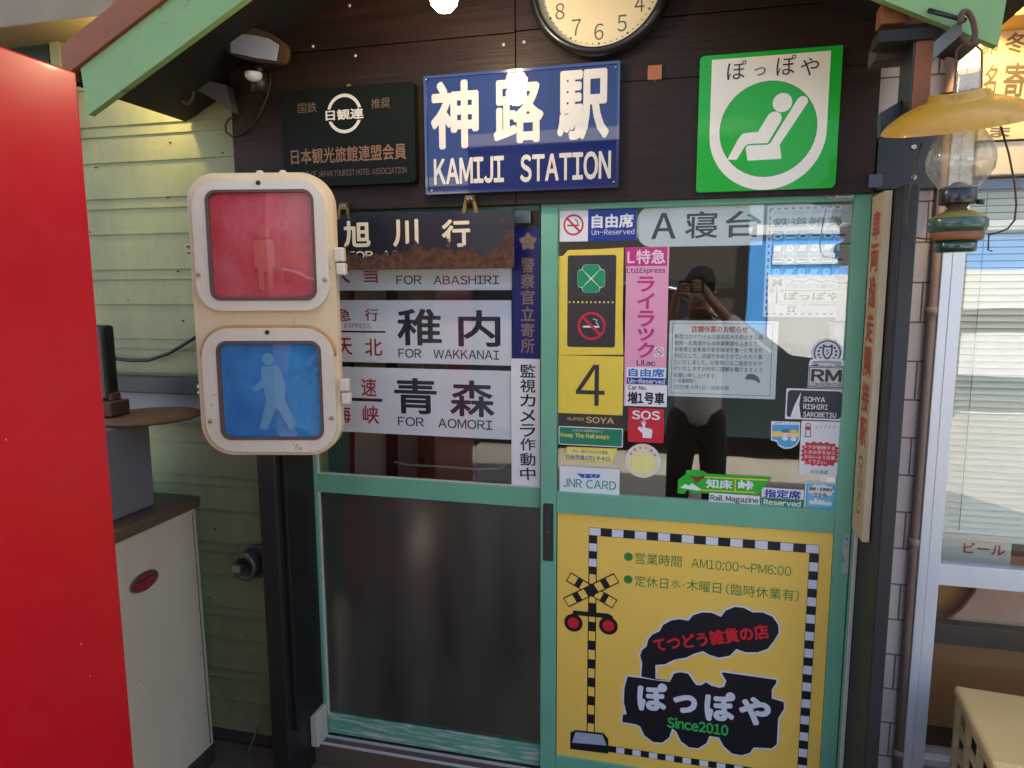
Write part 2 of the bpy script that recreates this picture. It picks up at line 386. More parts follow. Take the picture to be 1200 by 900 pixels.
# lintel end piece at the right
b = B(); navyblack = mat('blue black painted timber', rgb(35, 34, 37), .5, .2, 6, .15, 40)
lx0, lx1 = hx1+.003, at(1103, 190, -.05)[0]
b.box(lx0, lx1, -.05, .0, hz0+.006, at(1071, 152, -.05)[1], navyblack); lp = b
ln = lp.build('lintel_beam', bev=.003); tag(ln, 'short blue black beam end beside the lantern with two bolts', 'beam')
for (px, py) in ((1071, 172), (1071, 208)):
    x, z = at(px, py, -.055); b = B(); b.lathe([(.007, -.004), (.007, .003), (.004, .0045), (.003, .003), (0, .003)], (x, -.052, z), steel, 14, 'y'); b.build('bolt', ln)
for (px0, py0, px1, py1) in ((1018, 204, 1034, 220),):
    b = B(); X0, Z0, X1, Z1 = box_px(px0, py0, px1, py1, -.052); b.box(X0, X1, -.053, -.0435, Z0, Z1, mat('blue grey strap', rgb(74, 78, 96), .4)); b.build('strap', hb, bev=.0015)

# posts
b = B(); b.box(at(325, 600, -.193)[0]-.068, at(325, 600, -.193)[0], -.193, -.02, 0, hz0-.004, black_wood)
lpost = tag(b.build('door_post', bev=.006), 'slim black post to the floor at the left of the doors, behind the signal', 'post')
x0 = at(325, 600, -.193)[0]; zb2 = at(350, 834, -.06)[1]
b = B(); b.box(x0+.002, x0+.018, -.165, .012, zb2, hz0-.006, mat('black side board', rgb(24, 22, 22), .5, .2, 6, .2, 40)); b.build('side_board', lpost, bev=.003)
b = B(); b.box(x0+.002, x0+.03, -.06, .012, .085, zb2-.004, mat('bare chipped wood', rgb(196, 186, 170), .7, .15, 12, .3, 50)); b.build('post_foot', lpost, bev=.003)
b = B(); Xp = at(1001, 670, 0)[0]; b.box(Xp, Xp+.035, -.24, .0, 0, hz0-.004, navyblack)
b.box(Xp+.038, Xp+.075, -.05, .0, 0, hz0-.004, navyblack)
tag(b.build('door_post', bev=.004), 'blue black post at the right of the doors, behind the vertical wooden name board', 'post')

# brick strip and wall right of the doors
bm_ = bpy.data.materials.new('pale split brick'); bm_.use_nodes = True
N = bm_.node_tree.nodes; L = bm_.node_tree.links; P = N['Principled BSDF']
ge = N.new('ShaderNodeNewGeometry'); sp = N.new('ShaderNodeSeparateXYZ'); cb = N.new('ShaderNodeCombineXYZ'); L.new(ge.outputs['Position'], sp.inputs[0])
ad = N.new('ShaderNodeMath'); L.new(sp.outputs[0], ad.inputs[0]); L.new(sp.outputs[1], ad.inputs[1]); L.new(ad.outputs[0], cb.inputs[0]); L.new(sp.outputs[2], cb.inputs[1])
br = N.new('ShaderNodeTexBrick'); L.new(cb.outputs[0], br.inputs['Vector']); br.inputs['Scale'].default_value = 1; br.inputs['Brick Width'].default_value = .155; br.inputs['Row Height'].default_value = .108; br.inputs['Mortar Size'].default_value = .0025
br.inputs['Color1'].default_value = (*rgb(205, 190, 182), 1); br.inputs['Color2'].default_value = (*rgb(190, 174, 166), 1); br.inputs['Mortar'].default_value = (*rgb(105, 92, 86), 1)
nz = N.new('ShaderNodeTexNoise'); nz.inputs['Scale'].default_value = 1; nz.inputs['Detail'].default_value = 4
mp = N.new('ShaderNodeMapping'); mp.inputs['Scale'].default_value = (8, 8, 190); L.new(ge.outputs['Position'], mp.inputs[0]); L.new(mp.outputs[0], nz.inputs['Vector'])
bu = N.new('ShaderNodeBump'); bu.inputs['Strength'].default_value = .45; bu.inputs['Distance'].default_value = .004; L.new(nz.outputs[0], bu.inputs['Height']); L.new(bu.outputs[0], P.inputs['Normal'])
L.new(br.outputs[0], P.inputs['Base Color']); P.inputs['Roughness'].default_value = .8
wx0 = at(1103, 300, -.02)[0]                    # outer edge of the window frame
wtop = at(1160, 209, -.02)[1]; wz_top = 2.62
b = B(); b.box(.40, wx0+.01, .005, .1, 0, 3.0, bm_); b.box(wx0+.011, 4.4, .03, .1, wtop+.11, 3.0, bm_); b.box(wx0+.011, 4.4, .03, .1, 0, .32, bm_); b.box(2.3, 4.4, .031, .099, .321, wtop+.109, bm_)
tag(b.build('brick_wall'), 'pale split faced brick wall between the black post and the window', 'wall')
b = B(); px_ = at(1060, 800, -.01)[0]; shadow_tube_m = mat('brownish shadow tube', rgb(150, 126, 112), .6, .2, 8, .2, 30)
b.tube([(px_-.001, -.012, 0), (px_-.001, -.012, 2.9)], .0135, shadow_tube_m, 16)  # upright tube in place of a pipe-like shadow on the brick
for z in (.35, 1.0, 1.65, 2.3): b.lathe([(.017, -.012), (.017, .012)], (px_-.001, -.012, z), shadow_tube_m, 16)
tag(b.build('shadow_tube'), 'thin brownish tube standing in for a shadow line up the brick strip beside the window frame', 'pipe')

# ------------------------------------------------------------------ right hand window
win = thing('window', 'white aluminium framed window at the right with a blind behind the glass', 'window', (1.4, 0, .3))
jx1 = at(1129, 331, -.02)[0]
b = B(); b.box(wx0, wx0+.024, -.030, .10, .0, 2.95, alu); b.box(wx0+.0265, jx1, -.022, .10, .0, 2.95, alu); b.box(wx0+.018, wx0+.030, -.012, .10, 0, 2.95, alu); b.build('jamb', win, bev=.002)
b = B(); b.box(2.24, 2.3, -.022, .1, .3, wtop+.1, alu); b.build('jamb', win, bev=.002)
zr0, zr1 = at(1150, 690, -.0)[1], at(1150, 665, -.0)[1]
b = B(); b.box(jx1+.002, 2.238, .0, .04, zr0, zr1, alu); b.build('sash_rail', win, bev=.002)
zt0, zt1 = at(1160, 222, -.0)[1], at(1160, 209, -.0)[1]
b = B(); b.box(jx1+.002, 2.238, .0, .05, zt0, zt1, mat('grey aluminium', rgb(120, 132, 150), .35, .05)); b.build('top_rail', win, bev=.002)
b = B(); b.box(jx1+.002, 2.238, -.035, .05, zt1+.003, at(1180, 166, -.03)[1], cream_wood); b.build('head_board', win, bev=.003)
gl_w = glass('window glass', (.96, .99, .99), 1.8)
b = B(); b.box(jx1+.002, 2.238, .018, .022, zr1+.001, zt0-.001, gl_w); b.build('glass_pane', win)
b = B(); b.box(jx1+.002, 2.238, .018, .022, .345, zr0-.001, glass('lower window glass', (.97, .98, .97), 1.42)); b.build('glass_pane', win)
b = B(); b.box(jx1+.002, 2.238, -.01, .05, .32, .344, alu); b.build('sill', win, bev=.002)
# blind
bl = thing('venetian_blind', 'cream slatted blind behind the right hand window', 'blind', (1.45, .09, 1.0))
slat_m = mat('cream slat', rgb(246, 236, 210), .5, .06, 5)
bz0 = at(1150, 622, .09)[1]; b = B(); zz = bz0; n = 0
while zz < zt0+.02:
    b.add([(jx1-.02, .083, zz-.0086), (2.24, .083, zz-.0086), (2.24, .091, zz+.0082), (jx1-.02, .091, zz+.0082)], [(3, 2, 1, 0)], slat_m)
    b.add([(jx1-.02, .0838, zz-.0086), (2.24, .0838, zz-.0086), (2.24, .0918, zz+.0082), (jx1-.02, .0918, zz+.0082)], [(3, 2, 1, 0)], slat_m)
    zz += .0186
b.build('slats', bl)
cx_ = at(1136, 480, .075)[0]
b = B()
for x in (cx_, cx_+.45, cx_+.9): b.tube([(x, .076, bz0), (x, .076, zt0)], .0011, mat('blind cord', rgb(150, 148, 140), .7), 6)
b.build('cord', bl)
b = B(); b.box(jx1-.02, 2.24, .074, .1, bz0-.028, bz0-.009, mat('blind rail', rgb(224, 212, 184), .4)); b.build('bottom_rail', bl, bev=.003)
# things behind the lower glass
b = B(); X0, Z0, X1, Z1 = box_px(1103, 632, 1185, 659, .11); b.box(X0-.03, X1, .11, .3, Z0-.012, Z1, mat('cream plastic', rgb(240, 230, 204), .4, .08, 6))
b.tpx('ビール', (1129, 641), (1178, 645.5), 13, .1092, red_ink, .03)
tag(b.build('beer_crate', bev=.0), 'cream box with red katakana lettering behind the window under the blind', 'crate')
b = B(); b.box(.62, 2.2, .24, .3, .3, zr0+.02, mat('brown plywood', rgb(196, 134, 80), .6, .25, 3, .1, 20)); tag(b.build('plywood_panel', bev=.003), 'brown plywood panel low behind the window glass', 'panel')
b = B(); X0, Z0, X1, Z1 = box_px(1095, 735, 1260, 759, .16); b.box(X0-.05, X1+.6, .14, .18, Z0, Z1, mat('dark rail', rgb(52, 46, 42), .5, .2, 6)); tag(b.build('shelf_rail', bev=.003), 'dark horizontal rail crossing low behind the window glass', 'rail')
b = B(); b.prism([at(*p, .19) for p in ((1094, 741), (1128, 712), (1142, 694), (1147, 680), (1290, 690), (1290, 745))], .185, .2, mat('worn fibre board', rgb(196, 156, 130), .8, .2, 8, .3, 40)); tag(b.build('fibre_board'), 'pinkish worn board leaning behind the window above the dark rail', 'board')

# ------------------------------------------------------------------ sign board above the window
b = B(); X0 = at(1151, 100, -.045)[0]; Z0, Z1 = at(1180, 163, -.045)[1], at(1180, 33, -.045)[1]
sb_m = mat('cream sign board', rgb(222, 204, 150), .5, .1, 4, worn=rgb(190, 165, 110), wth=.66, wscale=6)
b.box(X0, X0+1.1, -.045, .028, Z0, Z1, sb_m); brn = ink('sign brown', 112, 92, 58)
y = -.0458
for ch, x0, x1, t, bt in (('卯', 1153, 1170, 41, 64), ('冬', 1178, 1204, 38, 62), ('名', 1153, 1168, 76, 112), ('寄', 1176, 1204, 73, 114), ('ま', 1160, 1184, 148, 161)):
    b.tpx(ch, (x0, (t+bt)/2), (x1, (t+bt)/2), bt-t, y, brn, .02)
b.box(X0, X0+1.1, -.052, -.0456, (Z0+Z1)/2-.052, (Z0+Z1)/2-.050, brn)
tag(b.build('place_name_board', bev=.0), 'cream board with brown station names above the window, behind the lantern', 'sign')
b = B(); Z1b = at(1180, 30, -.1)[1]; b.box(X0+.0, X0+1.2, -.16, .026, Z1b+.004, Z1b+.07, mat('yellowed eave board', rgb(200, 160, 80), .6, .15, 4))
b.box(X0, X0+1.2, -.2, .02, Z1b+.075, Z1b+.16, cream_wood)
tag(b.build('eave_beam', bev=.004), 'yellowed beam above the cream place name board', 'beam')
# ================================================================== sliding doors
clear = glass('door glass', (.95, .985, .97), 1.92)
clear_l = glass('left door glass', (.98, .99, .985), 1.55)
frost = frosted('frosted glass')
bead = mat('cream glazing bead', rgb(206, 200, 182), .6, .1, 10)
# left door, frame front y=.018
YL = .018
dl = thing('sliding_door', 'left green sliding door with white destination plates in its upper glass', 'door', (-.85, YL, .09))
lx0 = at(358, 620, YL)[0]; lxi = at(372, 577, YL)[0]; rxi = at(632.8, 700, YL)[0]
zbot = at(500, 880, YL)[1]-.03
zp0 = at(510, 856, YL)[1]; zm0, zm1 = at(500, 586, YL)[1], at(500, 563.5, YL)[1]; ztop = hz0+.03
zbr = zp0-.075
b = B(); b.box(lx0, lxi, YL, YL+.032, zbr-.01, ztop, green_paint); b.build('stile', dl, bev=.002)
b = B(); b.box(rxi+.001, rxi+.05, YL, YL+.032, zbr-.01, ztop, green_paint); b.build('stile', dl, bev=.002)
b = B(); b.box(lxi+.001, rxi, YL+.002, YL+.03, zbr, zp0, green_worn); b.build('bottom_rail', dl, bev=.002)
b = B(); b.box(lxi+.001, rxi, YL+.001, YL+.03, zm0, zm1, green_paint); b.build('middle_rail', dl, bev=.002)
b = B(); b.box(lxi+.001, rxi, YL+.001, YL+.03, hz0-.012, ztop, green_paint); b.build('top_rail', dl, bev=.002)
b = B(); b.box(lxi+.001, rxi, YL+.012, YL+.016, zm1, hz0-.012, clear_l); b.build('glass_pane', dl)
b = B(); b.box(lxi+.001, rxi, YL+.012, YL+.016, zp0, zm0, frost); b.build('frosted_pane', dl)
b = B(); b.box(lxi+.001, lxi+.006, YL+.002, YL+.012, zp0, zm0, bead); b.box(lxi+.001, lxi+.006, YL+.002, YL+.012, zm1, hz0-.013, bead); b.box(lxi+.007, rxi, YL+.003, YL+.012, zm1+.0003, zm1+.004, bead); b.build('glazing_bead', dl)
b = B(); X0, Z0, X1, Z1 = box_px(359.5, 578, 365, 615, YL); b.tubering(rr_pts(X0, Z0, X1, Z1, .003), rr_pts(X0+.003, Z0+.004, X1-.003, Z1-.004, .002), YL-.002, YL+.001, green_paint); b.build('finger_pull', dl)
# right door, frame front y=-.015
YR = -.015
dr = thing('sliding_door', 'right green sliding door covered in railway stickers with a yellow panel below', 'door', (0, YR, .09))
sx0, sx1 = at(633.5, 500, YR)[0], at(652.3, 500, YR)[0]
ex0, ex1 = at(979.5, 600, YR)[0], at(996, 640, YR)[0]
rz0, rz1 = at(810, 613, YR)[1], at(810, 587.5, YR)[1]
gt = at(820, 241, YR)[1]
b = B(); b.box(sx0, sx1, YR, YR+.03, zbr-.01, ztop, green_paint); st_l = b.build('stile', dr, bev=.002)
b = B(); b.box(ex0, ex1, YR, YR+.03, zbr-.01, ztop, green_paint); b.build('stile', dr, bev=.002)
b = B(); b.box(sx1+.0005, ex0-.0005, YR+.002, YR+.03, rz0, rz1, green_paint); b.build('middle_rail', dr, bev=.002)
b = B(); b.box(sx1+.0005, ex0-.0005, YR+.002, YR+.03, gt, ztop, green_paint); b.build('top_rail', dr, bev=.002)
b = B(); b.box(sx1+.0005, ex0-.0005, YR+.002, YR+.03, zbr, zbr+.075, green_paint); b.build('bottom_rail', dr, bev=.002)
b = B(); b.box(sx1+.0005, ex0-.0005, .0, .004, rz1, gt, clear); b.build('glass_pane', dr)
b = B(); b.box(sx1+.0005, ex0-.0005, .0, .01, zbr+.075, rz0, mat('backing board', rgb(120, 100, 70), .7)); b.build('lower_board', dr)
X0, Z0, X1, Z1 = box_px(636.5, 590, 648.5, 657, YR)
b = B(); pm_ = mat('dark pull recess', rgb(52, 50, 50), .4, .1); b.tubering(rr_pts(X0, Z0, X1, Z1, .003), rr_pts(X0+.004, Z0+.006, X1-.004, Z1-.006, .002), YR-.003, YR+.001, pm_); b.rect(X0+.003, Z0+.004, X1-.003, Z1-.004, YR-.0012, pm_)
b.lathe([(.0025, 0), (.002, .0012), (0, .0016)], ((X0+X1)/2, YR-.0014, (Z0+Z1)/2), steel, 12, 'y'); b.build('pull_handle', dr)
b = B(); X0, Z0, X1, Z1 = box_px(987, 625.5, 995, 672, YR); b.rect(X0, Z0, X1, Z1, YR-.0008, mat('bare patch', rgb(178, 178, 160), .7, .2, 30, worn=rgb(80, 150, 122), wth=.55, wscale=30)); b.build('paint_scar', dr)
# frame round the doors
fr = thing('door_frame', 'green door frame with a bare wooden edge round both sliding doors', 'frame', (-.4, 0, 0))
fx = ex1+.003
b = B(); b.box(fx, Xp-.012, -.02, .05, .06, hz0-.005, green_paint); b.build('jamb', fr, bev=.002)
b = B(); b.box(Xp-.0115, Xp-.001, -.028, .05, .06, hz0-.005, bead); b.build('edge_strip', fr, bev=.002)
b = B(); b.box(lx0-.03, lx0-.003, .0, .06, .06, hz0-.004, green_paint); b.build('jamb', fr, bev=.002)
b = B(); b.box(lx0-.03, Xp, -.03, .10, .0, zbr-.014, mat('worn sill wood', rgb(96, 78, 62), .7, .25, 6, .35, 40, stretch=(.4, 1, 1))); b.build('sill', fr, bev=.004)
b = B(); b.box(lx0-.028, Xp-.03, -.031, -.022, zbr-.0145, zbr-.0095, alu); b.box(lx0-.028, Xp-.03, .0085, .0165, zbr-.0138, zbr-.0075, alu); b.build('sill_track', fr)
b = B(); b.box(x0+.02, 1.2, -.30, -.032, .0, .035, mat('step timber', rgb(92, 76, 58), .75, .3, 5, .4, 40, stretch=(.3, 1, 1))); tag(b.build('door_step', bev=.006), 'brown timber step on the floor in front of the sliding doors', 'step')
# black switch plate on the header underside between the doors
b = B(); X0, Z0, X1, Z1 = box_px(604, 246, 622, 262, YL); b.box(X0, X1, YL-.012, YL+.0, Z0, Z1, mat('grey latch', rgb(120, 124, 120), .35, metal=.6)); b.build('latch', dl, bev=.002)

# ------------------------------------------------------------------ what shows in the room behind the left door
def inside(name, label, cat, pts, y, dpt, m):
    b = B(); b.prism([at(*p, y) for p in pts], y, y+dpt, m); return tag(b.build(name, bev=.006), label, cat)
inside('cream_cabinet', 'cream cabinet with a red edge seen through the left door glass', 'cabinet', ((415, 260), (456, 260), (456, 900), (415, 900)), .35, .3, mat('cabinet cream', rgb(196, 176, 150), .6))
inside('teal_panel', 'teal painted panel just inside the left door edge', 'panel', ((370, 250), (408, 250), (410, 700), (370, 700)), .34, .03, mat('teal panel', rgb(86, 140, 118), .6))
inside('red_strip', 'narrow red upright strip beside the cream cabinet', 'strip', ((410.5, 255), (414.5, 255), (415, 700), (411, 700)), .345, .03, mat('red strip', rgb(130, 24, 34), .5))
inside('brown_curtain', 'brown hanging cloth behind the frosted glass of the left door', 'curtain', ((402, 560), (470, 560), (475, 850), (412, 850)), .22, .02, mat('brown cloth', rgb(176, 122, 88), .9, .2, 5))
inside('dark_column', 'dark narrow column inside between cabinet and shelf', 'column', ((452, 250), (462, 250), (463, 700), (453, 700)), .3, .03, black_wood)
inside('brown_cupboard', 'brown wooden cupboard deeper in the room behind the left door', 'cupboard', ((497, 300), (556, 300), (556, 800), (497, 800)), .8, .4, mat('cupboard brown', rgb(110, 88, 78), .6))
inside('grey_locker', 'blue grey locker deeper in the room at the right of the left door', 'locker', ((557, 320), (640, 320), (640, 860), (557, 860)), .85, .4, mat('locker grey', rgb(96, 110, 112), .5))
b = B(); pts = [at(*p, .28) for p in ((462, 541), (480, 545), (520, 547), (560, 550), (585, 549), (592, 546))]; b.tube([(p[0], .28, p[1]) for p in pts], .004, mat('rope', rgb(196, 176, 130), .8), 8); tag(b.build('rope'), 'pale rope hanging behind the left door glass below the plates', 'rope')
# ================================================================== signs, plates, stickers
E_ = .0006
PL = YL+.0205         # face of plates standing behind the left door glass
PR = .0065            # face of sheets behind the right door glass
SR = -.0012           # face of stickers on the right door glass
def no_smoking(s, cx, cy, r, y, white=None, red=None, dark=None):
    """ring with a bar over a cigarette; centre and radius in pixels"""
    red = red or red_ink; dark = dark or ink('smoke grey', 70, 84, 90)
    X, Z = at(cx, cy, y); R = at(cx+r, cy, y)[0]-X
    if white: s.poly(circ(X, Z, R), y, white)
    s.rect(X-.62*R, Z-.12*R, X+.55*R, Z+.02*R, y-E_*.4, dark)
    s.tube([(X+.5*R, y-.0002, Z+.1*R), (X+.3*R, y-.0002, Z+.25*R), (X+.42*R, y-.0002, Z+.4*R), (X+.1*R, y-.0002, Z+.5*R)], .045*R, dark, 5)
    s.ring(circ(X, Z, R), circ(X, Z, R*.83), y-E_, red)
    a = Vector((-.62, .62)); c = Vector((.62, -.62)); w_ = Vector((.06, .06))*1.15
    s.poly([(X+R*p.x, Z+R*p.y) for p in (a-w_, c-w_, c+w_, a+w_)], y-E_*1.2, red)

# --- blue enamel station sign
YS = -.062
b = B(); enamel_b = mat('blue enamel', rgb(13, 33, 94), .5, .08, 3, .05, 12, coat=1.0, spec=.08)
X0, Z0, X1, Z1 = at(498, 160, YS)[0], at(613, 224, YS)[1], at(726, 146, YS)[0], at(612, 80.5, YS)[1]
rim_b = mat('blue enamel rim', rgb(18, 34, 92), .15, .05, coat=1)
b.prism(rr_pts(X0, Z0, X1, Z1, .006), YS, -.044, enamel_b, rim_b)
b.tubering(rr_pts(X0, Z0, X1, Z1, .006), rr_pts(X0+.008, Z0+.008, X1-.008, Z1-.008, .004), YS-.004, YS-.0001, rim_b)
enamel_w = mat('white enamel', rgb(206, 199, 184), .5, .04, 6, coat=1.0)
y = YS-.0012
for ch, xa, ya, xb, yb, hp in (('神', 505, 136, 561, 133, 80), ('路', 578.5, 130, 637, 127, 79), ('駅', 653, 124.5, 714, 121, 82)): b.tpx(ch, (xa, ya), (xb, yb), hp, y, enamel_w, .034)
b.tpx('KAMIJI', (508.5, 201.5), (590.5, 198.5), 31, y, enamel_w, .03); b.tpx('STATION', (609.5, 197.5), (716, 193), 33, y, enamel_w, .03)
for (px, py) in ((499.5, 93.5), (722, 79), (506, 224), (719.5, 213.5)):
    x, z = at(px, py, y); b.lathe([(.004, 0), (.003, .0015), (0, .002)], (x, YS-.004, z), steel, 10, 'y')
tag(b.build('station_sign'), 'glossy blue enamel station name sign with white lettering', 'sign')

# --- dark green membership plaque
YQ = -.075
b = B(); pq = mat('dark green enamel', rgb(18, 24, 17), .5, .15, 4, .1, 30, spec=.12); gold = mat('dull gold', rgb(112, 86, 54), .4, .15, 20)
X0, Z0, X1, Z1 = at(331, 160, YQ)[0], at(408, 217, YQ)[1], at(486, 153, YQ)[0], at(408, 101, YQ)[1]
b.prism(rr_pts(X0, Z0, X1, Z1, .012), YQ, -.044, pq)
y = YQ-E_; wq = ink('plaque white', 226, 216, 194)
for t, a, c, h in (('国鉄', (349, 127), (371, 125.5), 12), ('推奨', (435, 121.5), (457, 120), 12)): b.tpx(t, a, c, h, y, gold)
cx, cz = at(403.5, 133, y); R = at(424, 133, y)[0]-cx
b.ring(circ(cx, cz, R), circ(cx, cz, R*.83), y, wq); b.rpx(380, 127, 427.5, 141.5, y-E_, pq); b.tpx('日観連', (381.5, 134.8), (426, 133.2), 12.5, y-2*E_, wq, .03)
b.tpx('日本観光旅館連盟会員', (341, 182.5), (476, 178.5), 18.5, y, mat('copper lettering', rgb(136, 94, 62), .45, .12, 20), .015)
b.tpx('MEMBER OF JAPAN TOURIST HOTEL ASSOCIATION', (343, 203.6), (476.7, 200.8), 7, y, gold)
pl = tag(b.build('membership_plaque', bev=.0), 'dark green enamel plaque with a white ring emblem and gold lettering', 'plaque')
x, z = at(405, 97.5, YQ); b = B(); b.prism(rr_pts(x-.008, Z1-.004, x+.008, Z1+.012, .005), -.055, -.0445, mat('brass', rgb(190, 140, 60), .35, metal=.9)); b.build('hanger', pl, bev=.001)

# --- green reclining seat sign
YG = -.058
Zg = Zm(810, 40, 900/190)
b = B(); eg = mat('bright green enamel', rgb(32, 172, 52), .35, .06, 4, coat=.3, spec=.2); ew = mat('cream enamel', rgb(240, 232, 212), .35, .04, 6, coat=.3); eln = mat('green outline', rgb(90, 120, 70), .4)
def GP(x, y_): return at(*Zg(x, y_), YG)
X0, X1 = GP(38, 500)[0], GP(822, 450)[0]; Z0, Z1 = GP(420, 866)[1], GP(440, 92)[1]
b.prism(rr_pts(X0, Z0, X1, Z1, (.008, .014, .003, .012)), YG, -.044, eg)
y = YG-E_
cx = (GP(102, 560)[0]+GP(752, 540)[0])/2; R = (GP(752, 540)[0]-GP(102, 560)[0])/2; cz = GP(425, 548)[1]
wtop_ = Z1-.012
b.poly([(cx-R, wtop_), (cx-R, cz)]+[(cx-R*math.cos(math.pi*k/30), cz-R*math.sin(math.pi*k/30)) for k in range(1, 31)]+[(cx+R, wtop_)], y, ew)
c2 = GP(424, 528); R2 = R*.825
b.poly(circ(*c2, R2+.0015, R2+.0015), y-E_*.5, eln); b.poly(circ(*c2, R2), y-E_, eg)
y2 = y-2*E_
b.poly(circ(*GP(506, 381), .0245), y2, ew)
thick = lambda pts: b.ppx([Zg(*p) for p in pts], y2, ew)
b.poly([at(*Zg(*p), y2) for p in ((252, 698), (200, 697), (262, 580), (285, 553), (310, 548), (370, 543), (432, 444), (452, 431), (475, 430), (495, 440), (503, 462), (496, 486), (425, 605), (340, 608), (312, 612), (296, 626))], y2, ew)
b.poly([at(*Zg(*p), y2) for p in ((313, 702), (303, 640), (308, 622), (322, 617), (425, 614), (440, 604), (588, 365), (605, 347), (628, 343), (646, 357), (648, 378), (492, 612), (501, 692))], y2, ew)
pen = ink('marker pen', 62, 40, 44)
for ch, xa, xb, yc, hp in (('ぽ', 200, 306, 200, 104), ('っ', 350, 414, 207, 44), ('ぽ', 474, 582, 172, 112), ('や', 608, 710, 180, 98)): b.tpx(ch, Zg(xa, yc+4), Zg(xb, yc-4), hp/4.737, y2, pen, .006)
for (px, py) in ((80, 176), (70, 836), (740, 805)):
    x, z = GP(px, py); b.lathe([(.003, 0), (.002, .0014), (0, .002)], (x, YG, z), steel, 10, 'y')
tag(b.build('seat_sign'), 'bright green enamel sign with a white reclining seat figure', 'sign')

# --- copper tag
b = B(); X0, Z0, X1, Z1 = box_px(759, 76, 775.5, 93, -.05); b.box(X0, X1, -.0475, -.0465, Z0, Z1, mat('copper tape', rgb(164, 98, 58), .5, .1, 30)); b.box((X0+X1)/2-.0012, (X0+X1)/2+.0012, -.047, -.0466, Z0-.005, Z0, MATS['copper tape']); tag(b.build('copper_tag'), 'small copper coloured square tag between the blue and the green sign', 'tag')

# --- clock
YC = -.095
cx, cz = at(701, -25, YC); R = at(701+76, -25, YC)[0]-cx
ck = thing('wall_clock', 'round black rimmed wall clock with a cream dial above the blue sign', 'clock', (cx, -.05, cz-R*1.15))
b = B(); black_metal = mat('black enamel', rgb(30, 28, 27), .3, .15, 8, .1, 50, coat=.3)
b.lathe([(R*1.10, .0), (R*1.14, .012), (R*1.14, .036), (R*1.10, .05), (R*1.05, .056), (R*1.01, .052), (R*.995, .04), (R*.995, .018)], (cx, -.044, cz), black_metal, 72, 'y', caps=False); b.build('rim', ck)
b = B(); dial = mat('cream dial', rgb(232, 214, 170), .5, .06, 4); YD = -.044-.022
b.poly(circ(cx, cz, R*.999, n=72), YD, dial)
ckc = ink('clock numeral', 92, 82, 66)
for h in range(1, 13):
    a = math.radians(90-30*h); rr = R*.735; wd = R*(.15 if h < 10 else .24); X, Z = cx+rr*math.cos(a), cz+rr*math.sin(a)
    b.text(str(h), (X-wd/2, Z), (X+wd/2, Z), R*.25, YD-.0006, ckc, .0)
for k in range(60):
    a = math.radians(6*k); q = R*(.019 if k % 5 == 0 else .011); b.poly(circ(cx+R*.915*math.cos(a), cz+R*.915*math.sin(a), q, n=14), YD-.0006, ckc)
b.build('dial', ck)
for ang, ln_, wd in ((60, .50, .03), (125, .72, .022)):
    a = math.radians(ang); e = Vector((math.cos(a), math.sin(a))); n_ = Vector((-e.y, e.x)); b = B(); yy = YD-.004-.002*(wd < .03)
    b.prism([(cx+e.x*t*R+n_.x*q*R, cz+e.y*t*R+n_.y*q*R) for t, q in ((-.15, -wd), (ln_, -wd*.5), (ln_, wd*.5), (-.15, wd))], yy, yy+.001, black_ink); b.build('hand', ck)
b = B(); b.lathe([(R*.05, 0), (R*.05, .008), (R*.03, .011), (0, .012)], (cx, YD, cz), black_metal, 20, 'y'); b.build('hub', ck)

# --- yellow opening hours panel
YP = -.006
ZQ = Zm(640, 590, 1103/380)
b = B(); yel = mat('yellow panel', rgb(250, 204, 90), .42, .06, 2.5, .08, 30)
X0, X1 = at(652.8, 740, YP)[0], at(968.5, 760, YP)[0]; Z0, Z1 = at(651, 885.2, YP)[1], rz0-.001
b.prism(rr_pts(X0, Z0, X1, Z1, .001), YP, -.0005, yel, mat('panel edge', rgb(40, 34, 24), .6))
def PPt(x, y_, yy=YP): return at(*ZQ(x, y_), yy)
pb = ink('panel black', 24, 22, 30); pw = ink('panel white', 222, 220, 226); pg = ink('panel green', 44, 128, 62); pr = ink('panel red', 214, 36, 48)
y1 = YP-E_
w_ = .0245
bx0 = PPt(143, 430)[0]; bx1 = bx0; rx1 = (PPt(930, 150)[0]+PPt(884, 895)[0])/2; tz1 = (PPt(145, 80)[1]+PPt(928, 144)[1])/2; bz = PPt(230, 846)[1]
def strip(xa, xb, z, horizontal, start, n):
    pass
def dashes(x0_, z0_, x1_, z1_, n, first):
    b.rect(x0_-.0012, z0_-.0012, x1_+.0012, z1_+.0012, y1, pb)
    hor = (x1_-x0_) > (z1_-z0_)
    for k in range(n):
        if (k+first) % 2: continue
        if hor: b.rect(x0_+(x1_-x0_)*k/n, z0_, x0_+(x1_-x0_)*(k+1)/n, z1_, y1-E_*.5, pw)
        else: b.rect(x0_, z1_-(z1_-z0_)*(k+1)/n, x1_, z1_-(z1_-z0_)*k/n, y1-E_*.5, pw)
dashes(bx0+.0003, tz1-w_, rx1, tz1, 19, 0)
dashes(rx1-w_, bz, rx1, tz1-w_-.0016, 27, 1)
zx = PPt(155, 240)[1]
dashes(bx0, zx, bx0+w_, tz1-w_-.0016, 5, 1)
bw0 = PPt(211, 830)[0]
dashes(bw0, bz, rx1-w_-.0016, bz+w_*.8, 22, 1)
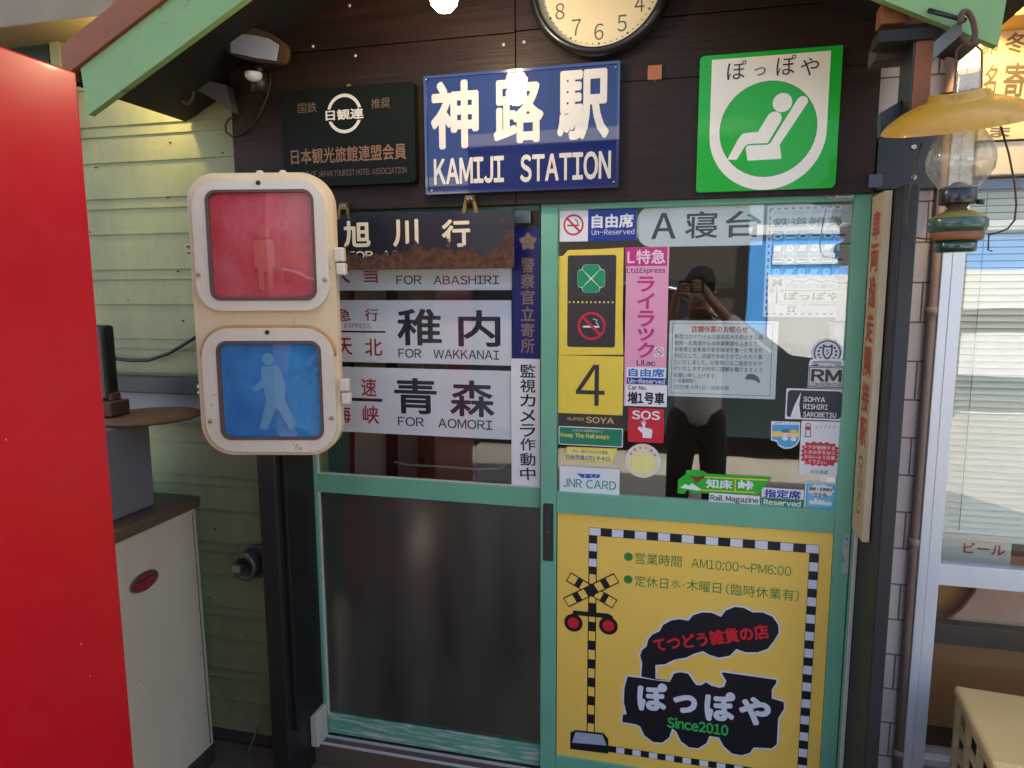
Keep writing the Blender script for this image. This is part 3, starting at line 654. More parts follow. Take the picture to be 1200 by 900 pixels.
# crossing post: yellow and black bars
zpb = PPt(150, 778)[1]; n = 17
b.rect(bx0-.0012, zpb, bx0+w_+.0012, zx-.001, y1-E_*.2, pb)
for k in range(n):
    if k % 2 == 0: b.rect(bx0+.002, zx-(zx-zpb)*(k+1)/n, bx0+w_-.002, zx-(zx-zpb)*k/n, y1-E_*.7, yel)
y3 = y1-E_*1.6
def bar(p, q, wid, yy):
    A, C = Vector(PPt(*p)), Vector(PPt(*q)); e = (C-A).normalized(); n_ = Vector((-e.y, e.x))*wid
    Q = lambda t, s_: tuple(A+(C-A)*t+n_*s_)
    b.poly([Q(0, -1), Q(1, -1), Q(1, 1), Q(0, 1)], yy, pb)
    e1 = .006/((C-A).length)
    for t0, t1 in ((e1*.45, .17), (.28, .40), (.60, .72), (.83, 1-e1*.45)): b.poly([Q(t0, -.78), Q(t1, -.78), Q(t1, .78), Q(t0, .78)], yy-E_*.4, yel)
bar((76, 248), (234, 342), .0175, y3); bar((68, 336), (240, 252), .0175, y3-E_)
b.poly([PPt(*p) for p in ((92, 363), (212, 374), (228, 384), (228, 392), (90, 378))], y3, pb)
for c in ((93, 405), (212, 415)):
    X, Z = PPt(*c); b.poly(circ(X, Z, .030), y3-E_*.5, pb); b.poly(circ(X, Z, .0185), y3-E_, pr)
b.poly([PPt(*p) for p in ((83, 778), (101, 770), (195, 780), (212, 800), (212, 850), (82, 834))], y3, pb)
b.poly([PPt(*p) for p in ((88, 812), (101, 776), (192, 786), (206, 822))], y3-E_*.6, ink('base grey', 168, 178, 188))
# opening hours
for c in ((280, 181), (279, 258)):
    X, Z = PPt(*c); b.poly(circ(X, Z, .0135), y1, pg)
tq = lambda t, a, c, h, m, bo=0.0, yy=None: b.tpx(t, ZQ(*a), ZQ(*c), h/2.9026, yy or y1, m, bo)
tq('営業時間', (303, 188), (461, 196), 39, pg); tq('AM10:00～PM6:00', (494, 206), (834, 228), 32, pg)
tq('定休日', (301, 264), (415, 271), 38, pg); tq('水', (424, 272), (458, 274), 30, ink('pale green', 96, 150, 70)); tq('･', (466, 277), (470, 277), 5, pg)
tq('木曜日', (478, 278), (595, 287), 38, pg); tq('（臨時休業有）', (612, 293), (860, 312), 40, pg)
# locomotive and smoke, read off a close view of the panel
ZL = Zm(720, 690, 900/210)
smoke = [(135, 440), (140, 370), (130, 335), (140, 305), (162, 290), (170, 255), (190, 230), (228, 212), (245, 180), (285, 158), (330, 152), (372, 160), (395, 132), (440, 118), (490, 120), (535, 140), (560, 108), (605, 90), (650, 95), (695, 118), (745, 118), (795, 140), (822, 180), (825, 220), (800, 262), (770, 300), (720, 318), (660, 318), (612, 302), (580, 335), (525, 345), (475, 330), (445, 312), (400, 325), (360, 345), (300, 355), (255, 378), (206, 382), (206, 455), (300, 462)]
loco = [(66, 440), (136, 447), (206, 458), (278, 466), (300, 424), (330, 418), (370, 425), (410, 482), (435, 484), (460, 468), (488, 486), (530, 497), (552, 490), (562, 462), (540, 425), (542, 418), (812, 456), (814, 470), (790, 505), (790, 550), (850, 568), (852, 600), (822, 650), (815, 780), (790, 800), (700, 795), (680, 822), (640, 835), (590, 826), (550, 790), (525, 745), (478, 738), (462, 775), (420, 800), (375, 795), (335, 765), (310, 715), (290, 700), (275, 745), (240, 772), (195, 768), (150, 735), (130, 690), (110, 680), (40, 668), (42, 632), (62, 628), (48, 570), (50, 500)]
sm_p = [at(*ZL(*p), YP) for p in smoke]; lo_p = [at(*ZL(*p), YP) for p in loco]
b.poly(outset(sm_p, .0055), y1, pw); b.poly(outset(lo_p, .0055), y1-E_*.25, pw)
b.poly(sm_p, y1-E_*.7, pb); b.poly(lo_p, y1-E_*.95, pb)
yl = y1-E_*1.8
tl = lambda t, a, c, h, m, bo=0.0: b.tpx(t, ZL(*a), ZL(*c), h/4.2857, yl, m, bo)
tl('てつどう雑貨の店', (196, 284), (774, 212), 74, pr, .035)
for ch, xa, ya, xb, yb, h in (('ぽ', 114, 540, 268, 548, 140), ('っ', 296, 575, 416, 583, 92), ('ぽ', 452, 588, 610, 596, 148), ('や', 626, 610, 786, 620, 142)): tl(ch, (xa, ya), (xb, yb), h, pw, .05)
tl('Since2010', (265, 672), (572, 708), 56, ink('panel bright green', 60, 190, 90), .03)
tag(b.build('opening_hours_panel'), 'yellow panel with a black steam locomotive, a level crossing and opening hours', 'sign')

# --- plates behind the left door glass
plate_m = mat('enamel plate white', rgb(238, 236, 238), .35, .05, 4); pred = ink('plate red', 176, 30, 40); pnavy = ink('plate navy', 36, 38, 58)
def dest(label, ya, yb, draw):
    """white destination plate; ya, yb = top and bottom in pixels at x 500"""
    X0 = lxi+.006; X1 = at(599.5, (ya+yb)/2, PL)[0]; Z0, Z1 = at(500, yb, PL)[1], at(500, ya, PL)[1]
    s = B(); s.prism(rr_pts(X0, Z0, X1, Z1, .003), PL, PL+.0016, plate_m); draw(s, PL-E_); return tag(s.build('destination_plate'), label, 'plate', 'white destination plates in the left door')
def d1(s, y):
    s.tpx('FOR', (464.5, 328), (494, 328), 10.5, y, pnavy, .012); s.tpx('ABASHIRI', (508, 328), (585, 328.4), 10.5, y, pnavy, .012)
    s.tpx('大', (387, 320), (410, 320), 24, y, pred, .01); s.tpx('雪', (424.5, 319.5), (444.5, 319.5), 24.5, y, pred, .01)
    s.tpx('網', (463, 290), (514, 290), 44, y, pnavy, .015); s.tpx('走', (535, 290), (585, 290), 44, y, pnavy, .015); s.rect(*at(384, 304, y), *at(452, 302.6, y), y, pnavy)
    s.tpx('急行', (390, 284), (442, 284), 20, y, pred, .01)
def d2(s, y):
    s.tpx('稚', (465.5, 383.5), (517.5, 383.5), 43, y, pnavy, .02); s.tpx('内', (537, 385), (586.5, 385), 43, y, pnavy, .02)
    s.tpx('FOR', (466.8, 413.8), (494, 414.2), 10.5, y, pnavy, .012); s.tpx('WAKKANAI', (508, 415), (585, 416), 10.5, y, pnavy, .012)
    s.tpx('急', (394.5, 369), (411, 369), 14.5, y, pred, .015); s.tpx('行', (427.5, 369), (443.5, 369), 14.5, y, pred, .015); s.tpx('EXPRESS', (403.8, 381.8), (434.4, 382), 5.6, y, pred)
    s.rect(*at(385, 389.2, y), *at(451.6, 388, y), y, pnavy)
    s.tpx('天', (395, 406), (412.7, 406), 20, y, pred, .015); s.tpx('北', (427.8, 407), (447.7, 407), 20, y, pred, .015)
def d3(s, y):
    s.tpx('青', (462, 463.5), (512, 465), 42, y, pnavy, .02); s.tpx('森', (527.5, 466.5), (579.5, 468), 42.5, y, pnavy, .02)
    s.tpx('FOR', (466.3, 493.6), (496.7, 494.6), 10.5, y, pnavy, .012); s.tpx('AOMORI', (513.5, 496), (577, 498), 11, y, pnavy, .012)
    s.tpx('快', (391, 453), (410, 453.5), 21, y, pred, .015); s.tpx('速', (423.5, 453.6), (441, 454), 21.5, y, pred, .015)
    s.rect(*at(385, 468.6, y), *at(448, 467.4, y), y, pnavy)
    s.tpx('海', (392.5, 485), (411, 485.4), 20, y, pred, .015); s.tpx('峡', (425, 485.6), (444, 486), 21, y, pred, .015)
dest('white destination plate partly hidden behind the rusty hanging plate', 262, 340.2, d1)
dest('white destination plate in the middle of the left door, with two large navy characters', 351.8, 426.2, d2)
dest('lowest white destination plate in the left door, just above the dark gap', 432.3, 510.5, d3)
# blue police notice and white camera notice, upright on the glass
PS = YL+.0108
b = B(); X0, Z0, X1, Z1 = box_px(600.6, 265.5, 632.6, 419.5, PS); pb_m = mat('police blue', rgb(22, 30, 96), .3, .06, 5); pgold = ink('dull bronze', 142, 112, 96)
b.prism([(X0, Z0), (X1, Z0), (X1, Z1), (X0, Z1)], PS, PS+.0008, pb_m)
cx, cz = at(618.7, 283.5, PS); R = .030
b.poly([(cx+R*(1 if k % 4 == 0 else (.62 if k % 4 == 2 else .80))*math.sin(2*math.pi*k/20), cz+R*(1 if k % 4 == 0 else (.62 if k % 4 == 2 else .80))*math.cos(2*math.pi*k/20)) for k in range(20)], PS-E_, pgold)
b.ring(circ(cx, cz, .0095), circ(cx, cz, .0075), PS-2*E_, ink('bronze dark', 96, 72, 62))
b.vpx('警察官立寄所', 610.5, 626.3, [(301.7, 319.5), (320.5, 338), (340, 357), (359.4, 376), (378.5, 395), (396.8, 413.8)], PS-E_, pgold, .018)
tag(b.build('police_notice'), 'narrow upright blue notice with a bronze star on the left door', 'notice')
b = B(); X0, Z0, X1, Z1 = box_px(599.3, 420.5, 632.6, 569, PS); b.prism([(X0, Z0), (X1, Z0), (X1, Z1), (X0, Z1)], PS, PS+.0008, mat('notice white', rgb(232, 228, 226), .4, .03))
b.vpx('監視カメラ作動中', 609.5, 627.5, [(426.8, 442.5), (444.5, 460), (462, 476.5), (480, 494.5), (497, 512), (513.5, 528), (531, 546), (548, 562.5)], PS-E_, black_ink, .016)
tag(b.build('camera_notice'), 'narrow upright white notice with black characters under the blue one', 'notice')

# --- rusty plate hanging in front of the left door
YH = -.062
rp = bpy.data.materials.new('rusted navy enamel')
def rusting(name, col, lo, hi):
    m = bpy.data.materials.new(name); m.use_nodes = True; MATS[name] = m
    N = m.node_tree.nodes; L = m.node_tree.links; P = N['Principled BSDF']
    g = N.new('ShaderNodeNewGeometry'); s = N.new('ShaderNodeSeparateXYZ'); L.new(g.outputs['Position'], s.inputs[0])
    n = N.new('ShaderNodeTexNoise'); n.inputs['Scale'].default_value = 11; n.inputs['Detail'].default_value = 8; n.inputs['Roughness'].default_value = .62; L.new(g.outputs['Position'], n.inputs['Vector'])
    mz = N.new('ShaderNodeMapRange'); mz.inputs[1].default_value = lo; mz.inputs[2].default_value = hi; mz.inputs[3].default_value = .42; mz.inputs[4].default_value = -.13; L.new(s.outputs[2], mz.inputs[0])
    xr = at(600, 280, YH)[0]
    mx_ = N.new('ShaderNodeMapRange'); mx_.inputs[1].default_value = xr-.10; mx_.inputs[2].default_value = xr; mx_.inputs[3].default_value = 0; mx_.inputs[4].default_value = .24; L.new(s.outputs[0], mx_.inputs[0])
    a = N.new('ShaderNodeMath'); L.new(mz.outputs[0], a.inputs[0]); L.new(mx_.outputs[0], a.inputs[1])
    a2 = N.new('ShaderNodeMath'); L.new(a.outputs[0], a2.inputs[0]); L.new(n.outputs[0], a2.inputs[1])
    t = N.new('ShaderNodeMapRange'); t.inputs[1].default_value = .64; t.inputs[2].default_value = .69; L.new(a2.outputs[0], t.inputs[0])
    n2 = N.new('ShaderNodeTexNoise'); n2.inputs['Scale'].default_value = 60; n2.inputs['Detail'].default_value = 5; L.new(g.outputs['Position'], n2.inputs['Vector'])
    cr = N.new('ShaderNodeValToRGB'); cr.color_ramp.elements[0].color = (*rgb(48, 31, 23), 1); cr.color_ramp.elements[1].color = (*rgb(108, 68, 42), 1); cr.color_ramp.elements[0].position = .3; cr.color_ramp.elements[1].position = .72; L.new(n2.outputs[0], cr.inputs[0])
    mi = N.new('ShaderNodeMix'); mi.data_type = 'RGBA'; L.new(t.outputs[0], mi.inputs[0]); mi.inputs[6].default_value = (*col, 1); L.new(cr.outputs[0], mi.inputs[7]); L.new(mi.outputs[2], P.inputs['Base Color'])
    ro = N.new('ShaderNodeMapRange'); ro.inputs[3].default_value = .25; ro.inputs[4].default_value = .85; L.new(t.outputs[0], ro.inputs[0]); L.new(ro.outputs[0], P.inputs['Roughness'])
    bu = N.new('ShaderNodeBump'); bu.inputs['Strength'].default_value = .4; bu.inputs['Distance'].default_value = .003; L.new(a2.outputs[0], bu.inputs['Height']); L.new(bu.outputs[0], P.inputs['Normal'])
    return m
X0, X1 = at(392, 282, YH)[0], at(602.5, 281, YH)[0]; Z0, Z1 = at(500, 315.5, YH)[1], at(500, 248.5, YH)[1]
rz = lambda p: at(500, p, YH)[1]
navy_r = rusting('rusted navy enamel plate', rgb(34, 34, 44), rz(314), rz(278)); cream_r = rusting('rusted cream lettering', rgb(232, 214, 178), rz(314), rz(262))
hp_ = thing('hanging_plate', 'rusty navy enamel destination plate hanging from two hooks across the left door', 'plate', ((X0+X1)/2, YH, Z0))
b = B(); b.prism(rr_pts(X0, Z0, X1, Z1, .012), YH, YH+.002, navy_r); y = YH-E_
for ch, xa, xb, t, bt in (('旭', 402.5, 434, 258.5, 290.5), ('川', 460.5, 490.3, 257, 289), ('行', 517.7, 551, 257, 289.7)): b.tpx(ch, (xa, (t+bt)/2), (xb, (t+bt)/2), bt-t, y, cream_r, .03)
b.tpx('FOR  ASAHIKAWA', (408, 298.5), (551, 298), 10, y, cream_r, .025)
b.build('plate', hp_)
for (xa, xb, ya, yb) in ((394, 411.5, 234.5, 251), (541, 561, 231, 248.5)):
    q0, q1 = at(xa, 240, YH)[0], at(xb, 240, YH)[0]; zz0, zz1 = at(500, yb+3, YH)[1], at(500, ya, YH)[1]; wq_ = q1-q0
    b = B(); brs = mat('tarnished brass', rgb(150, 120, 70), .45, .25, 30, metal=.8, worn=rgb(80, 60, 40), wth=.55, wscale=30)
    b.prism([(q0, zz0), (q0+wq_*.25, zz1), (q1-wq_*.25, zz1), (q1, zz0), (q1-wq_*.24, zz0), (q1-wq_*.34, zz0+(zz1-zz0)*.62), (q0+wq_*.34, zz0+(zz1-zz0)*.62), (q0+wq_*.24, zz0)], YH-.004, YH-.0012, brs); hk = b.build('hook', hp_)
    for dx in (.40, .60):
        b = B(); b.lathe([(.0042, -.012), (.0042, .0015), (.002, .003), (0, .003)], (q0+wq_*dx, YH-.004, zz1-(zz1-zz0)*.2), steel, 12, 'y'); b.build('screw', hk)

# --- sheets and stickers on the right door
def sheet(name, label, cat, px, y, m, r=0.0, th=.0006, group=None):
    X0, Z0, X1, Z1 = box_px(*px, y); s = B(); s.prism(rr_pts(X0, Z0, X1, Z1, r) if r else [(X0, Z0), (X1, Z0), (X1, Z1), (X0, Z1)], y, y+th, m)
    s.info = (name, label, cat, group); s.y = y; s.R = (X0, Z0, X1, Z1); return s
def done(s):
    n_, l_, c_, g_ = s.info; return tag(s.build(n_), l_, c_, g_)
stw = mat('sticker white', rgb(230, 228, 226), .35, .03, 10); blue_ink = ink('seat blue', 24, 52, 138)
s = sheet('seat_class_sign', 'blue and white sign with a no smoking ring, top left of right door', 'sign', (655.7, 244.5, 746, 282.5), SR, stw)
s.rpx(689, 244.7, 745.8, 282.3, SR-E_, blue_ink); s.tpx('自由席', (693.3, 259.8), (742.5, 258), 16.5, SR-2*E_, stw, .035); s.tpx('Un-Reserved', (693.3, 272.2), (743.3, 271), 6.5, SR-2*E_, stw); no_smoking(s, 672, 263.5, 12, SR-E_); done(s)
b = B(); X0, Z0, X1, Z1 = at(746.3, 266, PR)[0], at(820, 288.4, PR)[1], at(894.5, 262, PR)[0], at(820, 239.5, PR)[1]
b.prism(rr_pts(X0, Z0, X1, Z1, (.045, .002, .002, .045), 10), PR, PR+.0016, mat('sleeper plate grey', rgb(244, 246, 246), .35, .05, 5)); y = PR-E_; nv = ink('sleeper navy', 28, 40, 70)
b.tpx('A', (763.5, 265), (792, 264.6), 30.5, y, nv, .014); b.tpx('寝', (803, 263.6), (841, 263), 31.5, y, nv, .014); b.tpx('台', (850.4, 262.8), (892.5, 262.2), 31, y, nv, .014)
tag(b.build('sleeper_plate'), 'pale grey plate with one rounded end and large navy characters behind the right door glass', 'plate')
# yellow clover sheet and yellow number sheet
yst = mat('sticker yellow', rgb(238, 208, 70), .4, .05, 6); dkg = ink('sticker charcoal', 56, 50, 50)
b = B(); b.ppx([(654.5, 416), (654.2, 301), (660, 299.5), (666, 293), (700, 292), (731, 290), (730.2, 330), (729.6, 370), (730.4, 415.6)], SR, yst)
X0, Z0, X1, Z1 = box_px(665, 299, 721.5, 406.8, SR); b.poly(rr_pts(X0, Z0, X1, Z1, .007), SR-E_, dkg)
cx, cz = at(692.8, 326.4, SR); q = .0395; cg = ink('clover green', 22, 148, 92); cw = ink('clover white', 226, 226, 214)
for k in range(4):
    a = math.radians(90*k); rot = lambda p: (cx+p[0]*math.cos(a)-p[1]*math.sin(a), cz+p[0]*math.sin(a)+p[1]*math.cos(a))
    petal = [(0, .001), (.62*q, .60*q), (.66*q, .72*q), (.60*q, .92*q), (.46*q, 1.0*q), (-.46*q, 1.0*q), (-.60*q, .92*q), (-.66*q, .72*q), (-.62*q, .60*q)]
    b.poly([rot(p) for p in outset(petal, .0022)], SR-E_*(1.5+.1*k), cw); b.poly([rot((p[0], p[1]+.0016)) for p in petal], SR-E_*2.2, cg)
b.tpx('GREEN CAR', (678, 345), (708.5, 345), 4, SR-2*E_, ink('clover dark', 40, 96, 66))
for k in range(11): X, Z = at(667.5+5.05*k, 354+.02*k, SR); b.poly(circ(X, Z, .0031, n=10), SR-2*E_, yst)
no_smoking(b, 693.3, 382, 16.5, SR-2*E_, None, ink('ring red', 206, 38, 58), stw)
tag(b.build('clover_sticker'), 'yellow sticker with a charcoal field, a green clover and a no smoking ring', 'sticker')
s = sheet('number_sticker', 'yellow sticker with a large black number above a black strip', 'sticker', (654, 417, 730, 500.7), SR, yst)
s.rpx(654.3, 485.3, 729.8, 500.6, SR-E_, dkg); s.tpx('4', (674.8, 451.2), (708.6, 451.6), 48, SR-E_, dkg, .0); s.tpx('SUPER', (664.5, 490.6), (684.5, 491.2), 3.6, SR-2*E_, ink('strip gold', 196, 172, 96), .02); s.tpx('SOYA', (686.5, 492.2), (719.6, 493), 7.4, SR-2*E_, MATS['print strip gold'], .03); done(s)
# pink express sheet
pink = mat('sticker pink', rgb(232, 160, 184), .4, .04, 6); mag = ink('magenta', 200, 46, 124)
s = sheet('express_sticker', 'tall pink sticker with a magenta head and magenta katakana', 'sticker', (732.6, 289.8, 782, 476.4), SR, pink)
s.rpx(732.8, 290, 781.8, 311.6, SR-E_, mag); s.tpx('L特急', (735.2, 301.6), (779.8, 300.4), 17, SR-2*E_, ink('pale pink', 240, 206, 218), .025); s.tpx('Ltd.Express', (734.6, 318), (779.6, 317), 7.6, SR-E_, navy_ink, .012)
s.vpx('ライラック', 747, 767, [(324, 342), (343.5, 362), (364, 383), (384.5, 399.5), (401, 419.5)], SR-E_, mag, .028)
s.tpx('Lilac', (746, 425), (768, 425.3), 6.5, SR-E_, black_ink, .02); s.rpx(766.8, 407, 777.6, 417.8, SR-E_, stw); no_smoking(s, 772.2, 412.4, 4.6, SR-2*E_)
s.rpx(734, 430.6, 780.6, 450.4, SR-E_, stw); s.tpx('自由席', (736.5, 436.6), (778.5, 436.8), 10, SR-2*E_, ink('sky blue', 30, 110, 190), .03); s.rpx(734.3, 442.8, 780.3, 450.2, SR-2*E_, blue_ink); s.tpx('Un-Reserved', (736, 446.5), (779, 446.7), 5.4, SR-3*E_, stw, .02)
s.rpx(733, 451, 781.6, 476.2, SR-E_, stw); s.tpx('Car No.', (736, 454.2), (758, 454.4), 5, SR-2*E_, black_ink, .02); s.tpx('増1号車', (735.4, 466.4), (778.6, 466.8), 14.6, SR-2*E_, black_ink, .035); done(s)
# SOS
s = sheet('emergency_sticker', 'red square emergency sticker with a white pointing hand', 'sticker', (736, 478.6, 778, 518.6), SR, ink('sos red', 204, 30, 48), .006)
s.tpx('SOS', (740.5, 486.3), (773.5, 486.8), 10.4, SR-E_, stw, .03)
s.ppx([(753, 513), (753, 508), (747.8, 503), (747.6, 500.5), (750.6, 500.2), (752.8, 502.4), (752.8, 495.5), (754, 493.6), (755.6, 495.5), (755.8, 501), (763.4, 502.6), (764.6, 505), (763.4, 513.6)], SR-E_, stw)
X, Z = at(754.4, 495.4, SR); s.ring(circ(X, Z, .0072), circ(X, Z, .0056), SR-E_*.9, stw); done(s)
# keep the railways
s = sheet('slogan_sticker', 'green strip sticker with yellow and white railway slogan', 'sticker', (654.6, 500.8, 730, 522.6), SR, stw, .004)
gk = ink('strip green', 16, 124, 92); X0, Z0, X1, Z1 = s.R; s.poly(rr_pts(X0+.003, Z0+.003, X1-.003, Z1-.003, .003), SR-E_, gk)
s.tpx('Keep The Railways', (657, 510.5), (714, 512), 6.6, SR-2*E_, ink('slogan yellow', 236, 226, 90), .02); s.tpx('ふるさとの鉄道を残そう', (671, 504.6), (706, 505.2), 3, SR-2*E_, stw); done(s)
# yellow parallelogram
b = B(); pts = [at(*p, SR) for p in ((661, 539.5), (664.5, 523.3), (723.5, 525.6), (717.5, 543))]; b.poly(pts, SR, ink('pale yellow', 240, 226, 130)); b.ring(pts, outset(pts, -.004), SR-E_, yst)
b.tpx('守り、残そうみんなの鉄路', (671, 528.6), (712, 530), 4, SR-2*E_, ink('olive', 90, 90, 60)); b.tpx('日本列島2万1千キロ', (663.5, 535.4), (715, 538), 6, SR-2*E_, ink('mid blue', 60, 120, 180), .02)
tag(b.build('yellow_slanted_sticker'), 'small slanted yellow sticker between the green strip and the white card sticker', 'sticker')
# rail card
s = sheet('card_sticker', 'white rail card sticker with teal lettering at the lower left of the right glass', 'sticker', (655.8, 547.8, 726, 579.6), SR, stw, .004)
s.tpx('JNR CARD', (659.5, 566.5), (722, 568.2), 10.4, SR-E_, ink('card teal', 30, 150, 132), .012); s.ppx([(675.5, 554.6), (683, 555.4), (690, 555.4), (704, 556), (701.5, 560.4), (694.5, 559.6), (690, 560.6), (686, 559.8), (682, 560.2)], SR-E_, ink('card blue', 30, 84, 170))
for xx in (684.5, 691.5, 697.5): s.ppx([(xx, 559), (xx+1.2, 556.2), (xx+2, 556.2), (xx+.8, 559)], SR-2*E_, stw)
done(s)
# round pale sticker (its little drawing left plain)
b = B(); cx, cz = at(753.3, 540, SR); R = .0535; b.poly(circ(cx, cz, R), SR, ink('round rim', 232, 226, 206)); b.poly(circ(cx, cz, R*.93), SR-E_, ink('round pink', 236, 214, 190)); b.poly(circ(cx-.001, cz-.008, R*.74, R*.62), SR-2*E_, ink('round yellow', 240, 228, 140))
for k, c_ in enumerate(((230, 140, 110), (120, 160, 200), (240, 180, 90), (150, 190, 130), (220, 120, 140), (130, 170, 210))):
    a = math.radians(30+24*k); b.poly(circ(cx+R*.78*math.cos(a), cz+R*.78*math.sin(a), R*.085, n=12), SR-3*E_, ink('dot %d' % k, *c_))
tag(b.build('round_sticker'), 'round pale yellow and pink sticker below the red emergency sticker', 'sticker')
# closing notice
s = sheet('closing_notice', 'white paper notice with a red heading and a thin frame behind the right glass', 'notice', (783.5, 376, 910.5, 466), PR, mat('notice paper', rgb(246, 242, 240), .7, .03, 8), th=.0004)
tk = ink('toner', 64, 64, 74, .6); X0, Z0, X1, Z1 = s.R; y = PR-E_
q = .009; s.tubering(rr_pts(X0+q, Z0+q, X1-q*1.6, Z1-q*.8, .0005), rr_pts(X0+q+.0012, Z0+q+.0012, X1-q*1.6-.0012, Z1-q*.8-.0012, .0005), y, y+.0002, tk)
s.tpx('店舗休業のお知らせ', (810.5, 385.6), (876.5, 386.2), 7.6, y, ink('notice red', 204, 74, 54, .6), .03)
for i, t in enumerate(('新型コロナウイルス感染拡大を防止する為', '政府・北海道からの休業要請もふまえて', 'お客様と従業員の安全確保を第一に考えた', '対応として、店舗を休業させていただく事', 'といたしました。お客様にはご迷惑をおか', 'けいたしますが何卒ご理解を賜りますよう', 'お願い申し上げます。')):
    L_ = 103 if i in (0, 2, 3, 4, 5) else (97 if i == 1 else 50); s.tpx(t, (790.8-.15*i, 394.4+7.5*i), (790.8-.15*i+L_, 395.2+7.6*i), 5.6, y, tk, .008)
s.tpx('＜休業期間＞', (790, 446), (816, 446.4), 5, y, tk, .006); s.tpx('2020年 4月1日－当面の間', (789.5, 453.6), (854, 454.4), 5.2, y, tk, .006)
cap = ink('cap grey', 100, 114, 124); s.ppx([(873, 443.5), (875.5, 438.8), (882, 438), (888, 441), (890.8, 446.5), (890.4, 449.4), (885, 446), (879, 444.6), (874.5, 445)], y, cap); done(s)
# framed poster at the top right
b = B(); s = b; P4 = [(900, 240.2), (999.5, 236.8), (993.4, 371.5), (893.2, 372.5)]
X0 = at(896.8, 305, PR)[0]; X1 = at(996.6, 305, PR)[0]; Z0, Z1 = at(945, 371.5, PR)[1], at(945, 240, PR)[1]; y = PR-E_
b.prism([(X0, Z0), (X1, Z0), (X1, Z1), (X0, Z1)], PR, PR+.0005, mat('poster paper', rgb(216, 214, 216), .7, .03, 8))
def U(u, v): return (X0+(X1-X0)*u, Z1-(Z1-Z0)*v)
def ur(u0, v0, u1, v1, m, yy=None): a_, c_ = U(u0, v1), U(u1, v0); b.rect(a_[0], a_[1], c_[0], c_[1], yy if yy is not None else y, m)
def ut(t, u0, v, u1, h, m, bo=0.0): b.text(t, U(u0, v), U(u1, v), h*(Z1-Z0), y-E_, m, bo)
for k in range(22):
    if k % 2 == 0:
        ur(.03+.0427*k, .02, .03+.0427*(k+1), .036, black_ink); ur(.03+.0427*k, .965, .03+.0427*(k+1), .981, black_ink)
for k in range(30):
    if k % 2 == 0: ur(.025, .03+.0313*k, .045, .03+.0313*(k+1), black_ink); ur(.957, .03+.0313*k, .977, .03+.0313*(k+1), black_ink)
ut('テツのコレクション、なんでもあります', .08, .062, .88, .026, ink('poster brown', 120, 70, 60), .0)
ut('鉄道雑貨', .07, .15, .90, .085, black_ink, .02)
cols = [(70, 130, 170), (84, 160, 205), (60, 140, 200), (90, 170, 210)]
pm2 = ink('poster white', 220, 232, 236); pdk = ink('poster ink', 44, 62, 80)
for i in range(4):
    for j in range(6):
        u0, v0 = .07+.147*j, .225+.106*i; c_ = cols[(i*2+j) % 4]; ur(u0, v0, u0+.141, v0+.101, ink('photo %d' % ((i*2+j) % 4), *c_))
        cc = U(u0+.07, v0+.05); k = (i*3+j*2) % 4
        if k == 0: b.poly(circ(cc[0], cc[1], .013, .008, 16), y-E_, pm2); b.poly(circ(cc[0], cc[1], .008, .004, 16), y-2*E_, pdk)
        elif k == 1: b.poly(circ(cc[0], cc[1], .0105, n=20), y-E_, pm2); b.rect(cc[0]-.0006, cc[1], cc[0]+.0006, cc[1]+.008, y-2*E_, pdk); b.rect(cc[0], cc[1]-.0006, cc[0]+.006, cc[1]+.0006, y-2*E_, pdk)
        elif k == 2: b.rect(cc[0]-.013, cc[1]-.006, cc[0]+.013, cc[1]+.006, y-E_, pm2); b.rect(cc[0]-.011, cc[1]-.001, cc[0]+.011, cc[1]+.004, y-2*E_, pdk)
        else: b.poly([(cc[0]-.013, cc[1]-.008), (cc[0]+.006, cc[1]-.008), (cc[0]+.013, cc[1]+.008), (cc[0]-.006, cc[1]+.008)], y-E_, pm2)
cl = [U(*p) for p in ((.25, .76), (.26, .72), (.31, .70), (.34, .675), (.42, .67), (.47, .685), (.53, .66), (.62, .665), (.67, .685), (.74, .67), (.83, .68), (.90, .70), (.92, .74), (.88, .765), (.25, .765))]
b.ring(cl, outset(cl, -.0015), y, pdk); ut('てつどう雑貨', .33, .72, .84, .045, ink('cloud grey', 170, 172, 172), .03)
ut('ぽっぽや', .24, .81, .90, .075, black_ink, .04)
for (u, v) in ((.12, .67), (.19, .67), (.12, .70), (.19, .70)): b.poly(circ(*U(u, v), .005, n=12), y, black_ink)
b.poly([U(.09, .655), U(.11, .655), U(.225, .725), U(.205, .725)], y-E_, black_ink); b.poly([U(.205, .655), U(.225, .655), U(.11, .725), U(.09, .725)], y-2*E_, black_ink); ur(.15, .73, .165, .88, black_ink)
for u in (.1, .215): b.ring(circ(*U(u, .76), .0055, n=16), circ(*U(u, .76), .0035, n=16), y, black_ink)
ur(.2, .862, .93, .866, black_ink); ut('旭川市4条通17丁目', .21, .89, .50, .02, tk); ut('北海道鉄道雑貨の店 電話', .54, .89, .93, .02, tk)
b.poly([U(*p) for p in ((.29, .955), (.31, .925), (.37, .925), (.39, .955))], y, black_ink); b.poly([U(*p) for p in ((.28, .925), (.29, .905), (.39, .905), (.40, .925), (.37, .925), (.36, .915), (.32, .915), (.31, .925))], y-E_*.4, black_ink); b.poly(circ(*U(.34, .938), .0035, n=14), y-E_, paper)
tag(b.build('shop_poster'), 'white shop poster with blue photographs and a dashed black border', 'poster')
